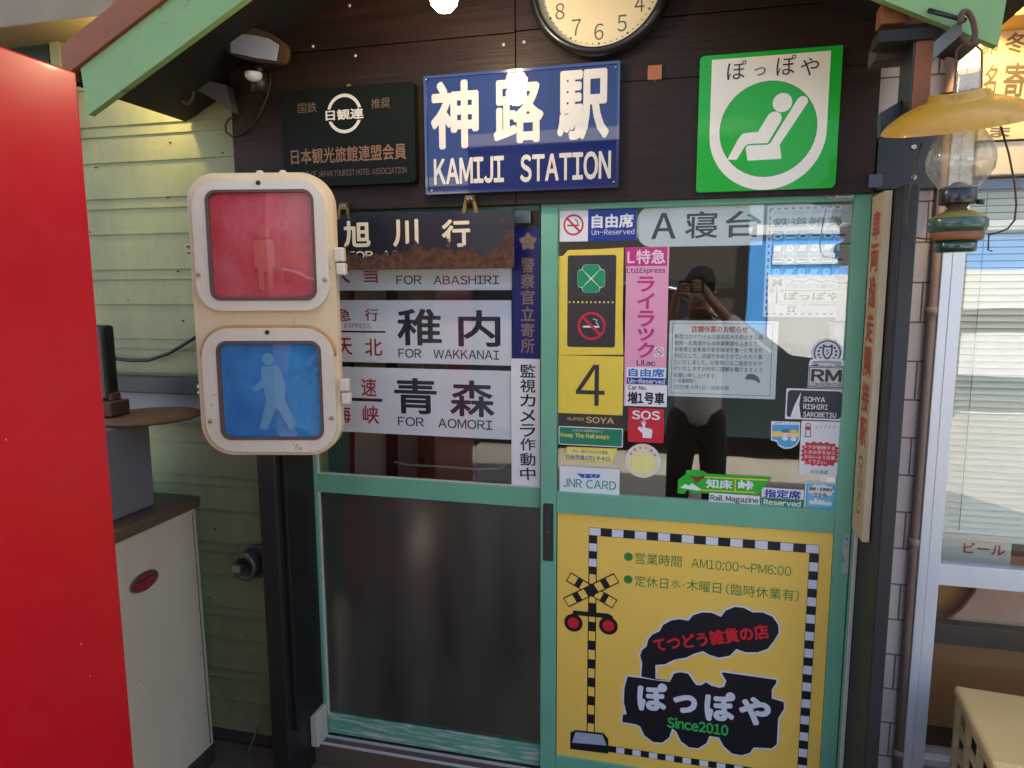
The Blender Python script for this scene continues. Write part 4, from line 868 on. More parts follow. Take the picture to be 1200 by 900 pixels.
# emblem
b = B(); cx, cz = at(969.5, 413.5, SR); R = .040; b.poly([(cx+R*(1+.06*math.cos(12*a))*math.cos(a), cz+R*(1+.06*math.cos(12*a))*math.sin(a)) for a in [2*math.pi*k/96 for k in range(96)]], SR, stw)
em = ink('emblem navy', 36, 54, 84); b.ring(circ(cx, cz, R*.90), circ(cx, cz, R*.80), SR-E_, em); b.poly([(cx+p*R, cz+q*R) for p, q in ((-.34, .5), (.34, .5), (.34, -.05), (.2, -.36), (0, -.52), (-.2, -.36), (-.34, -.05))], SR-E_, em)
b.poly([(cx+p*R, cz+q*R) for p, q in ((-.22, .38), (.22, .38), (.22, -.02), (.12, -.24), (0, -.34), (-.12, -.24), (-.22, -.02))], SR-2*E_, stw); b.text('S', (cx-.10*R, cz+.06*R), (cx+.10*R, cz+.06*R), R*.4, SR-3*E_, em, .03)
b.poly([(cx+p*R, cz+q*R) for p, q in ((-1.12, -.52), (-.6, -.36), (0, -.46), (.6, -.36), (1.12, -.52), (1.2, -.95), (.6, -.8), (0, -.88), (-.6, -.8), (-1.2, -.95))], SR-E_*2, stw); b.poly([(cx+p*R, cz+q*R) for p, q in ((-.95, -.6), (0, -.55), (.95, -.6), (1.0, -.82), (0, -.72), (-1.0, -.82))], SR-E_*2.6, ink('emblem grey', 150, 162, 172))
for sg in (-1, 1):
    for k in range(5): a = math.radians(-40+26*k); b.poly(circ(cx+sg*R*.58*math.cos(a), cz+R*.58*math.sin(a), R*.09, n=10), SR-E_*1.6, em)
tag(b.build('emblem_sticker'), 'white crest sticker with a navy ring and shield on the right glass', 'sticker')
# RM
s = sheet('magazine_sticker', 'grey white contributor sticker with two bold capitals under the crest', 'sticker', (947, 429.5, 989.5, 455), SR, ink('rm grey', 206, 204, 198))
X0, Z0, X1, Z1 = s.R; s.ring(rr_pts(X0+.002, Z0+.002, X1-.002, Z1-.002, .001), rr_pts(X0+.004, Z0+.004, X1-.004, Z1-.004, .001), SR-E_, black_ink); s.tpx('RM', (950.5, 439.8), (986.5, 440.6), 14.5, SR-E_, black_ink, .035); s.tpx('CONTRIBUTOR', (949.8, 450.4), (986.6, 451.2), 4.2, SR-E_, black_ink, .012); done(s)
# black park sticker
s = sheet('park_sticker', 'black sticker with white slanted place names and a white sail shape', 'sticker', (920.7, 455.8, 988, 492), SR, stw)
X0, Z0, X1, Z1 = s.R; s.poly(rr_pts(X0+.004, Z0+.005, X1-.004, Z1-.005, .01), SR-E_, ink('park black', 26, 30, 44))
s.ppx([(926, 489), (931, 475), (938.6, 459.6), (936.5, 474), (938.5, 490)], SR-2*E_, stw)
for t, xa, yy_, xb in (('SOHYA', 941.5, 467.5, 967), ('RISHIRI', 941.5, 476.2, 970), ('SAROBETSU', 941, 485.4, 980)): s.tpx(t, (xa, yy_), (xb, yy_+1.2), 6, SR-2*E_, stw, .02)
done(s)
# two people sticker
b = B(); b.ppx([(903.5, 516), (903.8, 493.6), (937.6, 494.4), (937.4, 515), (934, 521.5), (927, 525.5), (919, 526), (911.5, 522), (910.4, 517.4)], SR, stw); b.ppx([(905, 514.6), (905.2, 497.6), (936.4, 498), (936, 514.4), (933, 520.4), (926.6, 524), (919.4, 524.4), (912.6, 520.8), (911.4, 515.8)], SR-E_, ink('sticker sky', 70, 160, 210))
b.ppx([(905.2, 511.6), (905.2, 505), (936.2, 506), (936, 512.4)], SR-2*E_, ink('sticker field', 236, 206, 90))
for (x, yy_, hc) in ((920.2, 507.6, (40, 130, 110)), (930, 508.4, (236, 196, 60))):
    X, Z = at(x, yy_, SR); b.poly(circ(X, Z, .0105, n=20), SR-3*E_, ink('face tone', 236, 212, 180)); b.poly([(X+.0115*math.cos(math.pi*k/14), Z+.002+.0105*math.sin(math.pi*k/14)) for k in range(15)], SR-4*E_, ink('hair %d' % hc[0], *hc)); b.poly(circ(X, Z-.0155, .0085, .006, 16), SR-2.6*E_, stw)
b.tpx('旅をしよう', (908, 495.8), (932, 496.2), 2.2, SR-E_, MATS['print card teal'])
tag(b.build('picture_sticker'), 'small blue and yellow picture sticker left of the door warning', 'sticker')
# door warning
s = sheet('warning_sticker', 'white door warning sticker with a red jagged burst of white text', 'sticker', (937.5, 493.6, 983.3, 558), SR, stw, .005)
cx, cz = at(960.6, 532, SR); X0, Z0, X1, Z1 = s.R; hw, hh = (X1-X0)/2*1.03, .037; pts = []
for k in range(36):
    a = 2*math.pi*k/36; q = 1.0 if k % 2 else .86; cc_, ss_ = math.cos(a), math.sin(a); k_ = 1/max(abs(cc_)**4+abs(ss_)**4, 1e-6)**.25; pts.append((cx+hw*q*cc_*k_*.97, cz+hh*q*ss_*k_))
s.poly(pts, SR-E_, ink('burst red', 206, 30, 50))
for i, t in enumerate(('ドアが開閉する', 'ときは手をはさ', 'まないよう注意', 'して下さい。')): s.tpx(t, (942.5, 524.2+5.6*i), (942.5+(36 if i < 3 else 26), 524.8+5.6*i), 4.4, SR-2*E_, stw, .015)
s.tpx('JR北海道', (948.5, 552.6), (970, 553.4), 4.4, SR-E_, ink('rail green', 40, 130, 80), .01)
# bandaged finger with pain strokes
s.ppx([(943.2, 512), (944, 498), (945.6, 495.6), (948.4, 495.6), (950, 498), (950.6, 512)], SR-E_, tk); s.ppx([(944.2, 511), (944.9, 498.4), (946, 496.6), (948, 496.6), (949.2, 498.4), (949.6, 511)], SR-2*E_, stw); s.rpx(944.6, 499.5, 949.6, 504, SR-3*E_, ink('burst red', 206, 30, 50))
for k in range(5): s.tube([(*(lambda p: (p[0], SR-E_, p[1]))(at(956+5*k, 503-1.2*k+.5*k*k*.6, SR)),), (*(lambda p: (p[0], SR-E_, p[1]))(at(958+5*k, 499-1.2*k+.5*k*k*.6, SR)),)], .0006, tk, 4)
done(s)
# green mountain pass sticker
b = B(); pg2 = ink('pass green', 30, 176, 40); pts = [at(*p, SR) for p in ((794, 578), (794.6, 562), (803.5, 556), (804.4, 550.6), (824, 551.6), (829, 555), (902.6, 559.4), (904, 560.6), (887.5, 580.2), (816, 577.6), (812.6, 579.4), (806, 574), (801.6, 579)) ]
b.poly(pts, SR, pg2); b.ppx([(797, 571.6), (803, 567), (807, 569), (811, 566.4), (822, 573.6), (818, 575)], SR-E_, ink('peak white', 226, 236, 220)); b.ppx([(806.6, 556.4), (814, 558.8), (820, 558.2), (826.6, 556.8), (823.4, 561), (819, 564.6), (815, 566.4), (813.4, 562)], SR-2*E_, ink('eagle brown', 120, 60, 30))
b.ppx([(826, 558.4), (900, 562), (899, 563.4), (826, 559.8)], SR-E_, yst); b.ppx([(820, 574.6), (884, 577.8), (885, 576.6), (822, 573.6)], SR-E_, yst); b.tpx('知床', (827.5, 566.6), (858.5, 568), 11, SR-2*E_, stw, .04); b.tpx('峠', (865, 568.2), (883, 569), 11, SR-2*E_, stw, .04); b.ppx([(861, 562), (862.4, 562), (862, 576.6), (860.6, 576.6)], SR-2*E_, yst)
tag(b.build('mountain_pass_sticker'), 'bright green cut out sticker with an eagle at the bottom of the right glass', 'sticker')
s = sheet('magazine_name_sticker', 'narrow white sticker with black magazine lettering under the green cut out', 'sticker', (830.8, 579.4, 890.4, 591.4), SR-E_*5, stw); s.tpx('Rail Magazine', (832.4, 584.6), (889, 586.6), 8.6, SR-6*E_, black_ink, .02); done(s)
s = sheet('reserved_sticker', 'white and green reserved seat sticker with blue characters', 'sticker', (892.2, 572.6, 941.8, 594.6), SR, stw); s.rpx(892.4, 584.2, 941.6, 594.4, SR-E_, ink('reserved green', 24, 124, 80)); s.tpx('指定席', (895.5, 578.4), (938.5, 579.6), 10, SR-E_, ink('reserved blue', 30, 60, 160), .035); s.tpx('Reserved', (894.8, 588.6), (938.4, 590), 7, SR-2*E_, stw, .03); done(s)
s = sheet('railway_club_sticker', 'small light blue sticker with a white cloud in the lower right corner of the glass', 'sticker', (942.8, 565.2, 980.4, 597), SR, stw, .006)
X0, Z0, X1, Z1 = s.R; s.poly(rr_pts(X0+.003, Z0+.003, X1-.003, Z1-.003, .005), SR-E_, ink('club blue', 110, 190, 214)); W_, Hh = X1-X0, Z1-Z0
for k in range(16):
    for uu, vv in ((.1+.053*k, .08), (.08, .1+.053*k), (.92, .1+.053*k)): s.poly(circ(X0+W_*uu, Z0+Hh*vv, .0012, n=8), SR-2*E_, blue_ink)
s.poly([(X0+W_*(.5+.41*(1+.08*math.cos(9*a))*math.cos(a)), Z0+Hh*(.70+.22*(1+.10*math.cos(9*a))*math.sin(a))) for a in [2*math.pi*k/72 for k in range(72)]], SR-2*E_, stw)
s.tpx('湧網・名寄線を', (948, 573), (976, 573.8), 4.2, SR-3*E_, black_ink, .02); s.tpx('守る会', (953, 579.6), (969, 580), 4.8, SR-3*E_, black_ink, .02)
s.poly([(X0+W_*p, Z0+Hh*q) for p, q in ((.16, .18), (.16, .32), (.30, .32), (.32, .42), (.38, .42), (.40, .34), (.60, .36), (.62, .30), (.86, .30), (.86, .18))], SR-2*E_, stw); done(s)
b = B(); X0, Z0, X1, Z1 = box_px(971, 227, 1001, 231.5, YR); b.rect(X0, Z0, X1, Z1, YR-.001, stw); b.rect(X0+.001, Z0+.0015, X0+.018, Z1-.0015, YR-.0016, ink('label pink', 190, 70, 90)); b.rect(X0+.022, Z0+.004, X1-.006, Z1-.004, YR-.0016, black_ink)
tag(b.build('small_label'), 'tiny white label on the green top rail of the right door', 'label')

# --- vertical wooden name board on the inner side of the right post
Yn = -.152; zt_, zb_ = hz0-.008, on_x(1012, 638, Xp-.021)[1]
b = B(); zf_ = on_x(997.3, 616.8, Xp-.021)[1]
board_m = mat('cream board face', rgb(206, 180, 132), .55, .12, 5, .15, 40, worn=rgb(170, 140, 96), wth=.62, wscale=9, wstretch=(1, 1, .4))
edge_m = mat('cream board edge', rgb(226, 206, 166), .6, .12, 10, worn=rgb(150, 120, 84), wth=.66, wscale=25)
b.hexa([(Xp-.021, Yn, zb_), (Xp-.003, Yn, zb_), (Xp-.021, -.03, zb_), (Xp-.003, -.03, zb_), (Xp-.021, Yn, zt_), (Xp-.003, Yn, zt_), (Xp-.021, -.03, zt_), (Xp-.003, -.03, zt_)], board_m)
b.box(Xp-.0205, Xp-.0035, Yn-.0022, Yn-.0003, zb_, zt_, edge_m)
# lettering faces the doors: drawn in the board's own plane
BM = Matrix(((0, -1, 0, 0), (-1, 0, 0, 0), (0, 0, 1, 0), (0, 0, 0, 1)))     # local x runs from the door towards the street
def side_text(ch, yc, zc, wd, hg, m, bold=0.0):
    vs, fs = glyphs(ch, bold); xs = [v[0] for v in vs]; zs_ = [v[1] for v in vs]
    out = []
    for (x, z, ly) in vs:
        u = (x-min(xs))/(max(xs)-min(xs)); v = (z-min(zs_))/(max(zs_)-min(zs_)); out.append((Xp-.021-E_-ly*2e-5, yc+wd/2-u*wd, zc-hg/2+v*hg))
    b.add(out, fs, m)
rb = ink('board red', 190, 40, 40); gb = ink('board green', 70, 100, 66)
ym = (Yn-.03)/2
ctr = [on_x(1038, p, Xp-.021)[1] for p in (0,)]
spans = ((243, 278), (284, 318), (322, 362), (367, 404), (407, 446), (450, 488), (492, 528))
for ch, (t, bt) in zip('車両逸走隣接駅', spans):
    px = 1037-(t-243)*.083; za, zb3 = on_x(px, t, Xp-.021)[1], on_x(px, bt, Xp-.021)[1]; side_text(ch, ym, (za+zb3)/2, .078, za-zb3, rb, .03)
for ch, (t, bt) in zip('︵下川方︶', ((535, 545), (546, 562), (562, 576), (576, 594), (594, 604))):
    px = 1011-(t-535)*.07; za, zb3 = on_x(px, t, Xp-.021)[1], on_x(px, bt, Xp-.021)[1]; side_text(ch, ym, (za+zb3)/2, .055, za-zb3, gb, .01)
tag(b.build('wooden_name_board'), 'tall narrow cream wooden board with red characters on the right post', 'sign')
# ================================================================== porch gable
YB = -.45
gx0, gz0 = at(103, 135, YB); gx1 = at(1173, 14, YB)[0]; q1 = at(285, 0, YB)
sl_ = (q1[1]-gz0)/(q1[0]-gx0); th = at(103, 76, YB)[1]-gz0; gxc = (gx0+gx1)/2; dth = th*.62
gable = thing('porch_roof', 'small gabled porch roof with green barge boards and a brown deck over the doors', 'roof', (gxc, YB, gz0))
low = lambda x: gz0+sl_*((x-gx0) if x < gxc else (gx1-x))
barge_m = mat('barge green', rgb(126, 162, 100), .5, .12, 4, .2, 60, worn=rgb(84, 130, 98), wth=.62, wscale=7)
for sg in (-1, 1):
    xe = gx0 if sg < 0 else gx1
    b = B(); b.prism([(xe, low(xe)), (gxc, low(gxc)), (gxc, low(gxc)+th), (xe+sg*.012, low(xe)+th-sl_*.012)], YB, YB+.022, barge_m); b.build('barge_board', gable, bev=.002)
    xo = xe+sg*.06
    zl = lambda x: low(x) if (x-xe)*sg <= 0 else low(xe)-sl_*abs(x-xe)
    b = B(); b.prism([(xo, zl(xo)+th+.0015), (gxc, low(gxc)+th+.0015), (gxc, low(gxc)+th+dth), (xo, zl(xo)+th+dth)], YB-.012, .04, brown_beam); b.build('roof_deck', gable, bev=.003)
    b = B(); b.prism([(xe+sg*.062, zl(xe+sg*.062)+th-.011), (gxc, low(gxc)+th-.011), (gxc, low(gxc)+th-.0005), (xe+sg*.062, zl(xe+sg*.062)+th-.0005)], YB+.024, .035, soffit_m); b.build('soffit', gable)
# bracket of timbers at the right end
rbk = thing('timber_bracket', 'brown and black timber bracket under the right end of the porch roof', 'bracket', (.45, -.4, 2.1))
def pxbox(px, yf, yb, m, name, parent, bev=.003):
    X0, Z0, X1, Z1 = box_px(*px, yf); s = B(); s.box(X0, X1, yf, yb, Z0, Z1, m); return s.build(name, parent, bev=bev)
X0, Z0, X1, Z1 = box_px(1070, 46, 1091, 152, -.42)
s = B(); s.box(X0, X1, -.42, -.32, Z0, Z1, brown_beam); s.build('upright', rbk, bev=.003)
s = B(); s.box(X0-.004, X0-.0005, -.418, -.322, Z0, Z1, black_wood); s.build('side_face', rbk)
pxbox((1030, 32, 1106, 47), -.43, -.36, soffit_m, 'cross_beam', rbk)
pxbox((1026, 48, 1069, 69), -.34, -.27, mat('dark brown beam', rgb(78, 56, 44), .6, .25, 5, .3, 30), 'cross_beam', rbk)
pxbox((1033, 2, 1063, 27), -.40, -.35, brown_beam, 'cross_beam', rbk)
pxbox((1064, -16, 1122, 12), -.38, -.30, brown_beam, 'cross_beam', rbk)
s = B(); s.prism([at(*p, -.36) for p in ((1032, 132), (1056, 118), (1056, 152), (1032, 160))], -.36, -.33, black_wood); s.build('gusset', rbk)
# steel strap and hook that carry the lantern
YLn = -.5
lh = thing('lantern_hook', 'grey steel strap with a rusty iron ring carrying the oil lantern', 'hook', (*at(1130, 30, YLn)[:1], YLn, at(1130, 55, YLn)[1]))
s = B(); s.prism([at(*p, -.46) for p in ((1092, 73), (1094, 50), (1126, 22), (1127, 40), (1104, 60), (1092, 72))], -.462, -.456, mat('grey strap', rgb(112, 106, 100), .45, .2, 20, metal=.5)); s.build('strap', lh, bev=.001)
s = B(); pA = at(1088, 12, -.46); pB = at(1132, 24, -.49); s.tube([(pA[0], -.46, pA[1]), (pB[0], -.49, pB[1])], .005, dark_steel, 8); s.build('rod', lh)
ring = []
for k in range(27):
    a = math.radians(-250+k*12.3); px, py = 1134+9.5*math.sin(a+3.3), 33+20*math.cos(a+3.3); x, z = at(px+(33-py)*-.12, py, YLn); ring.append((x, YLn-.006*math.sin(a), z))
s = B(); s.tube(ring, .0055, iron, 10); s.build('ring', lh)
# left: bracket and iron hook
lb = thing('eave_bracket', 'dark iron bracket with a bent hook under the left eave', 'bracket', (*at(250, 115, -.06)[:1], -.06, at(250, 125, -.06)[1]))
s = B(); s.prism([at(*p, -.06) for p in ((196, 98), (245, 96), (268, 101), (276, 133), (262, 122), (236, 108))], -.075, .03, mat('bracket steel', rgb(86, 84, 80), .6, .2, 10, metal=.3)); s.build('plate', lb, bev=.002)
s = B(); s.tube([(*(lambda q: (q[0], -.08, q[1]))(at(px, py, -.08)),) for px, py in ((209, 98), (208.5, 106), (210, 113), (214, 119), (219, 121.5), (224, 119), (226.5, 112), (226.8, 104))], .0052, iron, 10); s.build('hook', lb)

# ------------------------------------------------------------------ pendant bulb (lit) and two lit lamps under the eaves
bx, by, bz = -.597, -.43, CAM_H+.697
bulb = thing('pendant_bulb', 'lit warm round light bulb hanging above the blue sign', 'lamp', (bx, by, bz-.04))
gb_ = glow('lit bulb', (1, .80, .52), 16)
b = B(); b.lathe([(0, -.038), (.018, -.034), (.031, -.02), (.036, 0), (.032, .018), (.022, .034), (.015, .05), (.0145, .06)], (bx, by, bz), gb_, 28); b.build('globe', bulb)
b = B(); b.lathe([(.017, .058), (.018, .10), (.012, .112), (0, .114)], (bx, by, bz), black_metal, 20); b.build('socket', bulb)
b = B(); b.tube([(bx, by, bz+.11), (bx, by, low(bx)+th-.012)], .003, black_ink, 8); b.build('cord', bulb)
def lamp_light(name, loc, energy, col, r):
    l = bpy.data.lights.new(name, 'POINT'); l.energy = energy; l.color = col; l.shadow_soft_size = r; o = bpy.data.objects.new(name, l); COL.objects.link(o); o.location = loc; return o
lamp_light('bulb_light', (bx, by-.0, bz-.045), 2.0, (1, .72, .42), .035)
gy = glow('lit eave bulb', (1, .72, .28), 12)
for nm, (px, py), yl_, e in (('left', (163, 64), -.09, 1.6), ('right', (1178, -22), -.22, 2.8)):
    x, z = at(px, py, yl_)
    el = thing('eave_lamp', 'small lit yellow bulb behind the %s end of the barge board' % nm, 'lamp', (x, yl_, z-.02))
    s = B(); s.lathe([(0, -.02), (.012, -.017), (.018, -.005), (.016, .01), (.01, .02), (.009, .026)], (x, yl_, z), gy, 18); s.build('globe', el)
    s = B(); s.lathe([(.011, .022), (.012, .045), (0, .046)], (x, yl_, z), black_metal, 16); s.build('socket', el)
    s = B(); s.tube([(x, yl_, z+.043), (x, yl_*.6, z+.05), (x, .04, z+.05)], .003, black_ink, 6); s.build('cord', el)
    lamp_light('eave_light', (x, yl_, z-.024), e, (1, .70, .24), .02)

# ------------------------------------------------------------------ sensor flood light
YF = -.17
fl = thing('sensor_light', 'dark sensor flood light with a clear rectangular lens at the upper left', 'lamp', (*at(296, 60, YF)[:1], YF, at(296, 96, YF)[1]))
Zf = Zm(240, 20, 762/110)
fp = lambda *P: [at(*Zf(*p), YF) for p in P]
body = fp((160, 200), (168, 140), (215, 92), (320, 78), (420, 90), (545, 135), (625, 195), (650, 245), (645, 330), (602, 382), (400, 352), (210, 308), (165, 265))
lens_o = fp((212, 168), (255, 138), (400, 148), (525, 176), (606, 228), (584, 358), (400, 330), (210, 288))
b = B(); hood = mat('lamp housing brown', rgb(34, 27, 22), .5, .15, 12); hood_e = mat('sunburnt housing edge', rgb(84, 62, 36), .6, .2, 14)
def rounded(P):
    for _ in range(2): P = [q for i in range(len(P)) for q in ((P[i][0]*.75+P[(i+1) % len(P)][0]*.25, P[i][1]*.75+P[(i+1) % len(P)][1]*.25), (P[i][0]*.25+P[(i+1) % len(P)][0]*.75, P[i][1]*.25+P[(i+1) % len(P)][1]*.75))]
    return P
body = rounded(body); nb_ = len(body); bc = (sum(p[0] for p in body)/nb_, sum(p[1] for p in body)/nb_)
lay = [(1.0, .029), (.97, .045), (.86, .065), (.62, .082), (.3, .09)]
b.add([(bc[0]+(p[0]-bc[0])*k-(1-k)*.02, YF+d, bc[1]+(p[1]-bc[1])*k) for k, d in lay for p in body], [(i*nb_+j, (i+1)*nb_+j, (i+1)*nb_+(j+1) % nb_, i*nb_+(j+1) % nb_) for i in range(4) for j in range(nb_)]+[tuple(4*nb_+j for j in range(nb_))], hood, True); b.build('housing', fl)
b = B(); n_ = len(body)
b.prism(body, YF+.002, YF+.029, hood_e); b.build('rim', fl, bev=.003)
b = B(); b.prism(outset(lens_o, .002), YF-.0005, YF+.0015, black_ink); c0 = fp((400, 245),)[0]
refl = mat('lamp reflector', rgb(232, 234, 236), .4, .08, 30, metal=.3)
lo2 = lens_o; inn = [((p[0]-c0[0])*.45+c0[0], (p[1]-c0[1])*.4+c0[1]) for p in lo2]
b.add([(p[0], YF-.0008, p[1]) for p in lo2]+[(p[0], YF-.0026, p[1]) for p in inn], [(i, (i+1) % 8, 8+(i+1) % 8, 8+i) for i in range(8)], refl); b.poly(inn, YF-.0027, refl)
b.build('reflector', fl)
b = B(); b.prism(lens_o, YF-.006, YF-.004, glass('lamp glass', (.95, .97, 1), 1.6)); b.build('lens', fl)
b = B(); cc = fp((362, 455))[0]; b.lathe([(.024, 0), (.026, -.03), (.024, -.055)], (cc[0], YF+.05, cc[1]+.012), hood, 24)
b.tube([(cc[0], YF+.05, cc[1]+.01), (cc[0], YF+.06, cc[1]+.05)], .012, hood, 12); b.build('sensor_body', fl)
b = B(); cc2 = fp((362, 440))[0]; b.lathe([(.0262, .0), (.0255, -.010), (.019, -.019), (.009, -.024), (0, -.025)], (cc2[0], YF+.02, cc2[1]), mat('frosted dome', rgb(205, 205, 205), .35, .05), 28); b.build('sensor_dome', fl)
b = B(); b.tube([(cc[0], YF+.06, cc[1]+.045), (cc[0]-.0, -.06, cc[1]+.05), (cc[0], -.042, cc[1]+.05)], .010, hood, 10); b.build('arm', fl)
b = B(); b.tube([(*(lambda q: (q[0], -.05, q[1]))(at(px, py, -.05)),) for px, py in ((316, 84), (317, 96), (312, 116), (303, 136), (292, 150), (281, 158), (272, 160), (265, 155), (264, 147), (268, 140), (273, 137))], .0035, mat('black cable', rgb(36, 32, 30), .5), 8)
tag(b.build('lamp_cable'), 'thin black cable curling down from the sensor flood light', 'cable')

# ------------------------------------------------------------------ pedestrian signal
YSg = -.42
scx, scz = at(311.5, 372, YSg); RZ = math.radians(12.5)
kx, kz = .001056*.985*.895, .000937*1.01
sg_ = thing('pedestrian_signal', 'weathered beige pedestrian signal head with a red lens over a blue lens', 'traffic light', (scx, YSg, scz-.40), RZ)
def LP(x, y_): return ((x-270)*kx, .40+(451-y_)*kz)
def LR(x0_, y0_, x1_, y1_, r, n=8): a = LP(x0_, y1_); c = LP(x1_, y0_); return rr_pts(a[0], a[1], c[0], c[1], r, n)
beige = mat('signal beige', rgb(228, 202, 158), .42, .12, 5, .12, 40, worn=rgb(168, 132, 84), wth=.665, wscale=15)
grey_b = mat('signal lid paint', rgb(222, 208, 182), .42, .12, 5, .12, 40, worn=rgb(150, 126, 94), wth=.675, wscale=20)
orange_e = mat('weathered edge', rgb(186, 134, 66), .55, .2, 18)
gasket = mat('old gasket', rgb(96, 74, 66), .6, .2, 20)
def lb_(s, name, parent=sg_, bev=0.0): return s.build(name, parent, bev=bev, world=False)
cas = LR(56, 42, 484, 861, (.088, .094, .09, .078), 10)
s = B(); s.prism(cas, -.0, .030, beige)
ccx, ccz = LP(270, 451); back = [((a-ccx)*.70+ccx, (c-ccz)*.84+ccz) for a, c in cas]; n_c = len(cas)
cas_ = cas; s.add([((a-ccx)*.985+ccx, .0305, (c-ccz)*.99+ccz) for a, c in cas_]+[(a, .115, c) for a, c in back], [(i, n_c+i, n_c+(i+1) % n_c, (i+1) % n_c) for i in range(n_c)]+[tuple(range(n_c, 2*n_c))], beige); lb_(s, 'housing', bev=.009)
def lid(x0_, y0_, x1_, y1_, r, l0, col_front, lens_m, name, fig, figm):
    po = LR(x0_, y0_, x1_, y1_, r, 10); hx0_, hy0_, hx1_, hy1_ = l0
    pi = LR(hx0_-6, hy0_-6, hx1_+6, hy1_+6, .030, 10)
    s = B(); s.tubering(po, pi, -.016, -.0006, col_front); d = lb_(s, 'lens_door', bev=.0035)
    s = B(); pi2 = LR(hx0_+2, hy0_+2, hx1_-2, hy1_-2, .026, 10); s.tubering(LR(hx0_-5.5, hy0_-5.5, hx1_+5.5, hy1_+5.5, .029, 10), pi2, -.0185, -.004, gasket); s.build('gasket', d, bev=.0012, world=False).location -= Vector(d.location)
    # slightly domed lens
    s = B(); a = LP(hx0_, hy1_); c = LP(hx1_, hy0_); m_ = 14; vs = []; fs = []
    for i in range(m_+1):
        for j in range(m_+1):
            u, v = i/m_*2-1, j/m_*2-1; vs.append(((a[0]+c[0])/2+(c[0]-a[0])/2*u*.992, -.004-.003*(1-u*u)*(1-v*v), (a[1]+c[1])/2+(c[1]-a[1])/2*v*.992))
    for i in range(m_):
        for j in range(m_): fs.append((i*(m_+1)+j, (i+1)*(m_+1)+j, (i+1)*(m_+1)+j+1, i*(m_+1)+j+1))
    s.add(vs, fs, lens_m, True); ln = lb_(s, name)
    s = B()
    for k, f in enumerate(fig): s.poly([LP(*p) for p in f] if isinstance(f, list) else circ(*LP(f[0], f[1]), f[2]*kx, n=24), -.0078-.0003*k, figm)
    fo = s.build('figure', ln, world=False); fo.location -= Vector(ln.location)
    # clear cover over lens and figure
    s = B(); vs2 = [(x, y_-.0075, z) for x, y_, z in vs]; s.add(vs2, fs, glass('signal cover', (.98, .98, .98), 2.2), True); lb_(s, 'lens_cover')
    return d
def lensm(name, c1, c2, tint_z):
    m = mat(name, c1, .32, .30, 9, .25, 170, worn=c2, wth=.56, wscale=7, wsharp=.16); return m  # paler blotches: faded plastic, and mottled reflections put into the colour
red_l = lensm('red lens', rgb(222, 70, 76), rgb(230, 122, 124), 0); blue_l = lensm('blue lens', rgb(12, 136, 206), rgb(72, 172, 222), 0)
fr_ = mat('red figure', rgb(224, 108, 96), .4, .1, 20); fb_ = mat('pale figure', rgb(104, 178, 210), .4, .12, 20)
stand = [(278, 205, 19), [(254, 229), (302, 229), (309, 240), (310, 305), (303, 306), (300, 372), (284, 372), (282, 318), (276, 318), (274, 372), (258, 372), (256, 306), (247, 305), (248, 240)]]
walk = [(273, 572, 18), [(252, 594), (300, 590), (312, 608), (322, 650), (318, 690), (350, 768), (330, 784), (292, 712), (262, 782), (236, 780), (262, 700), (256, 656), (232, 668), (216, 660), (250, 634)]]
d1_ = lid(76, 62, 466, 431, (.068, .068, .076, .076), (122, 96, 426, 396), grey_b, red_l, 'red_lens', stand, fr_)
s = B(); pts_ = LR(76, 479, 475, 850, (.08, .08, .08, .08), 10)[22:44]
s.tube([(p[0], -.008, p[1]) for p in pts_], .0048, orange_e, 8); lb_(s, 'drip_edge')
d2_ = lid(78, 481, 473, 848, (.08, .08, .08, .08), (128, 524, 430, 806), grey_b, blue_l, 'blue_lens', walk, fb_)
for (x, y_, d) in ((85, 327, d1_), (457, 343, d1_), (275, 72, d1_), (92, 755, d2_), (460, 745, d2_), (279, 493, d2_)):
    X, Z = LP(x, y_); s = B(); s.lathe([(.0062, 0), (.0062, .0022), (.0045, .0035), (0, .0035)], (X, -.0162, Z), dark_steel if y_ in (72, 493) else mat('beige screw', rgb(176, 150, 112), .4, .2, metal=.4), 14, 'y'); o = lb_(s, 'screw')
for (x0_, y0_, x1_, y1_) in ((486, 252, 512, 292), (492, 296, 515, 330), (488, 632, 512, 668), (493, 672, 515, 706)):
    a, c = LP(x0_, y1_), LP(x1_, y0_); s = B(); s.box(a[0]-.004, c[0], -.012, .016, a[1], c[1], grey_b); lb_(s, 'hinge', bev=.004)
for (x, y_) in ((46, 240), (46, 258), (50, 660), (50, 678)):
    X, Z = LP(x, y_); s = B(); s.tube([(X+.012, .03, Z), (X-.012, .03, Z)], .0075, steel, 12); lb_(s, 'stud')
for x in (262, 330):
    X, Z = LP(x, 43); s = B(); s.lathe([(.011, -.006), (.011, .006), (.007, .011), (0, .012)], (X, .03, Z), cream_wood, 14); lb_(s, 'cap_nut')
# arm to the post
s = B(); pX = at(325, 600, -.193)[0]-.034
lb2 = Matrix.Translation((scx, YSg, 0)) @ Matrix.Rotation(RZ, 4, 'Z')
q = lb2 @ Vector((0, .10, 0))
s.tube([(q.x, q.y, scz-.2), (pX+.03, -.24, scz-.2), (pX, -.215, scz-.17), (pX, -.215, scz+.12), (pX+.03, -.24, scz+.15), (q.x, q.y, scz+.15)], .02, black_metal, 14)
tag(s.build('signal_bracket'), 'black bent pipe bracket holding the pedestrian signal off the post', 'bracket')

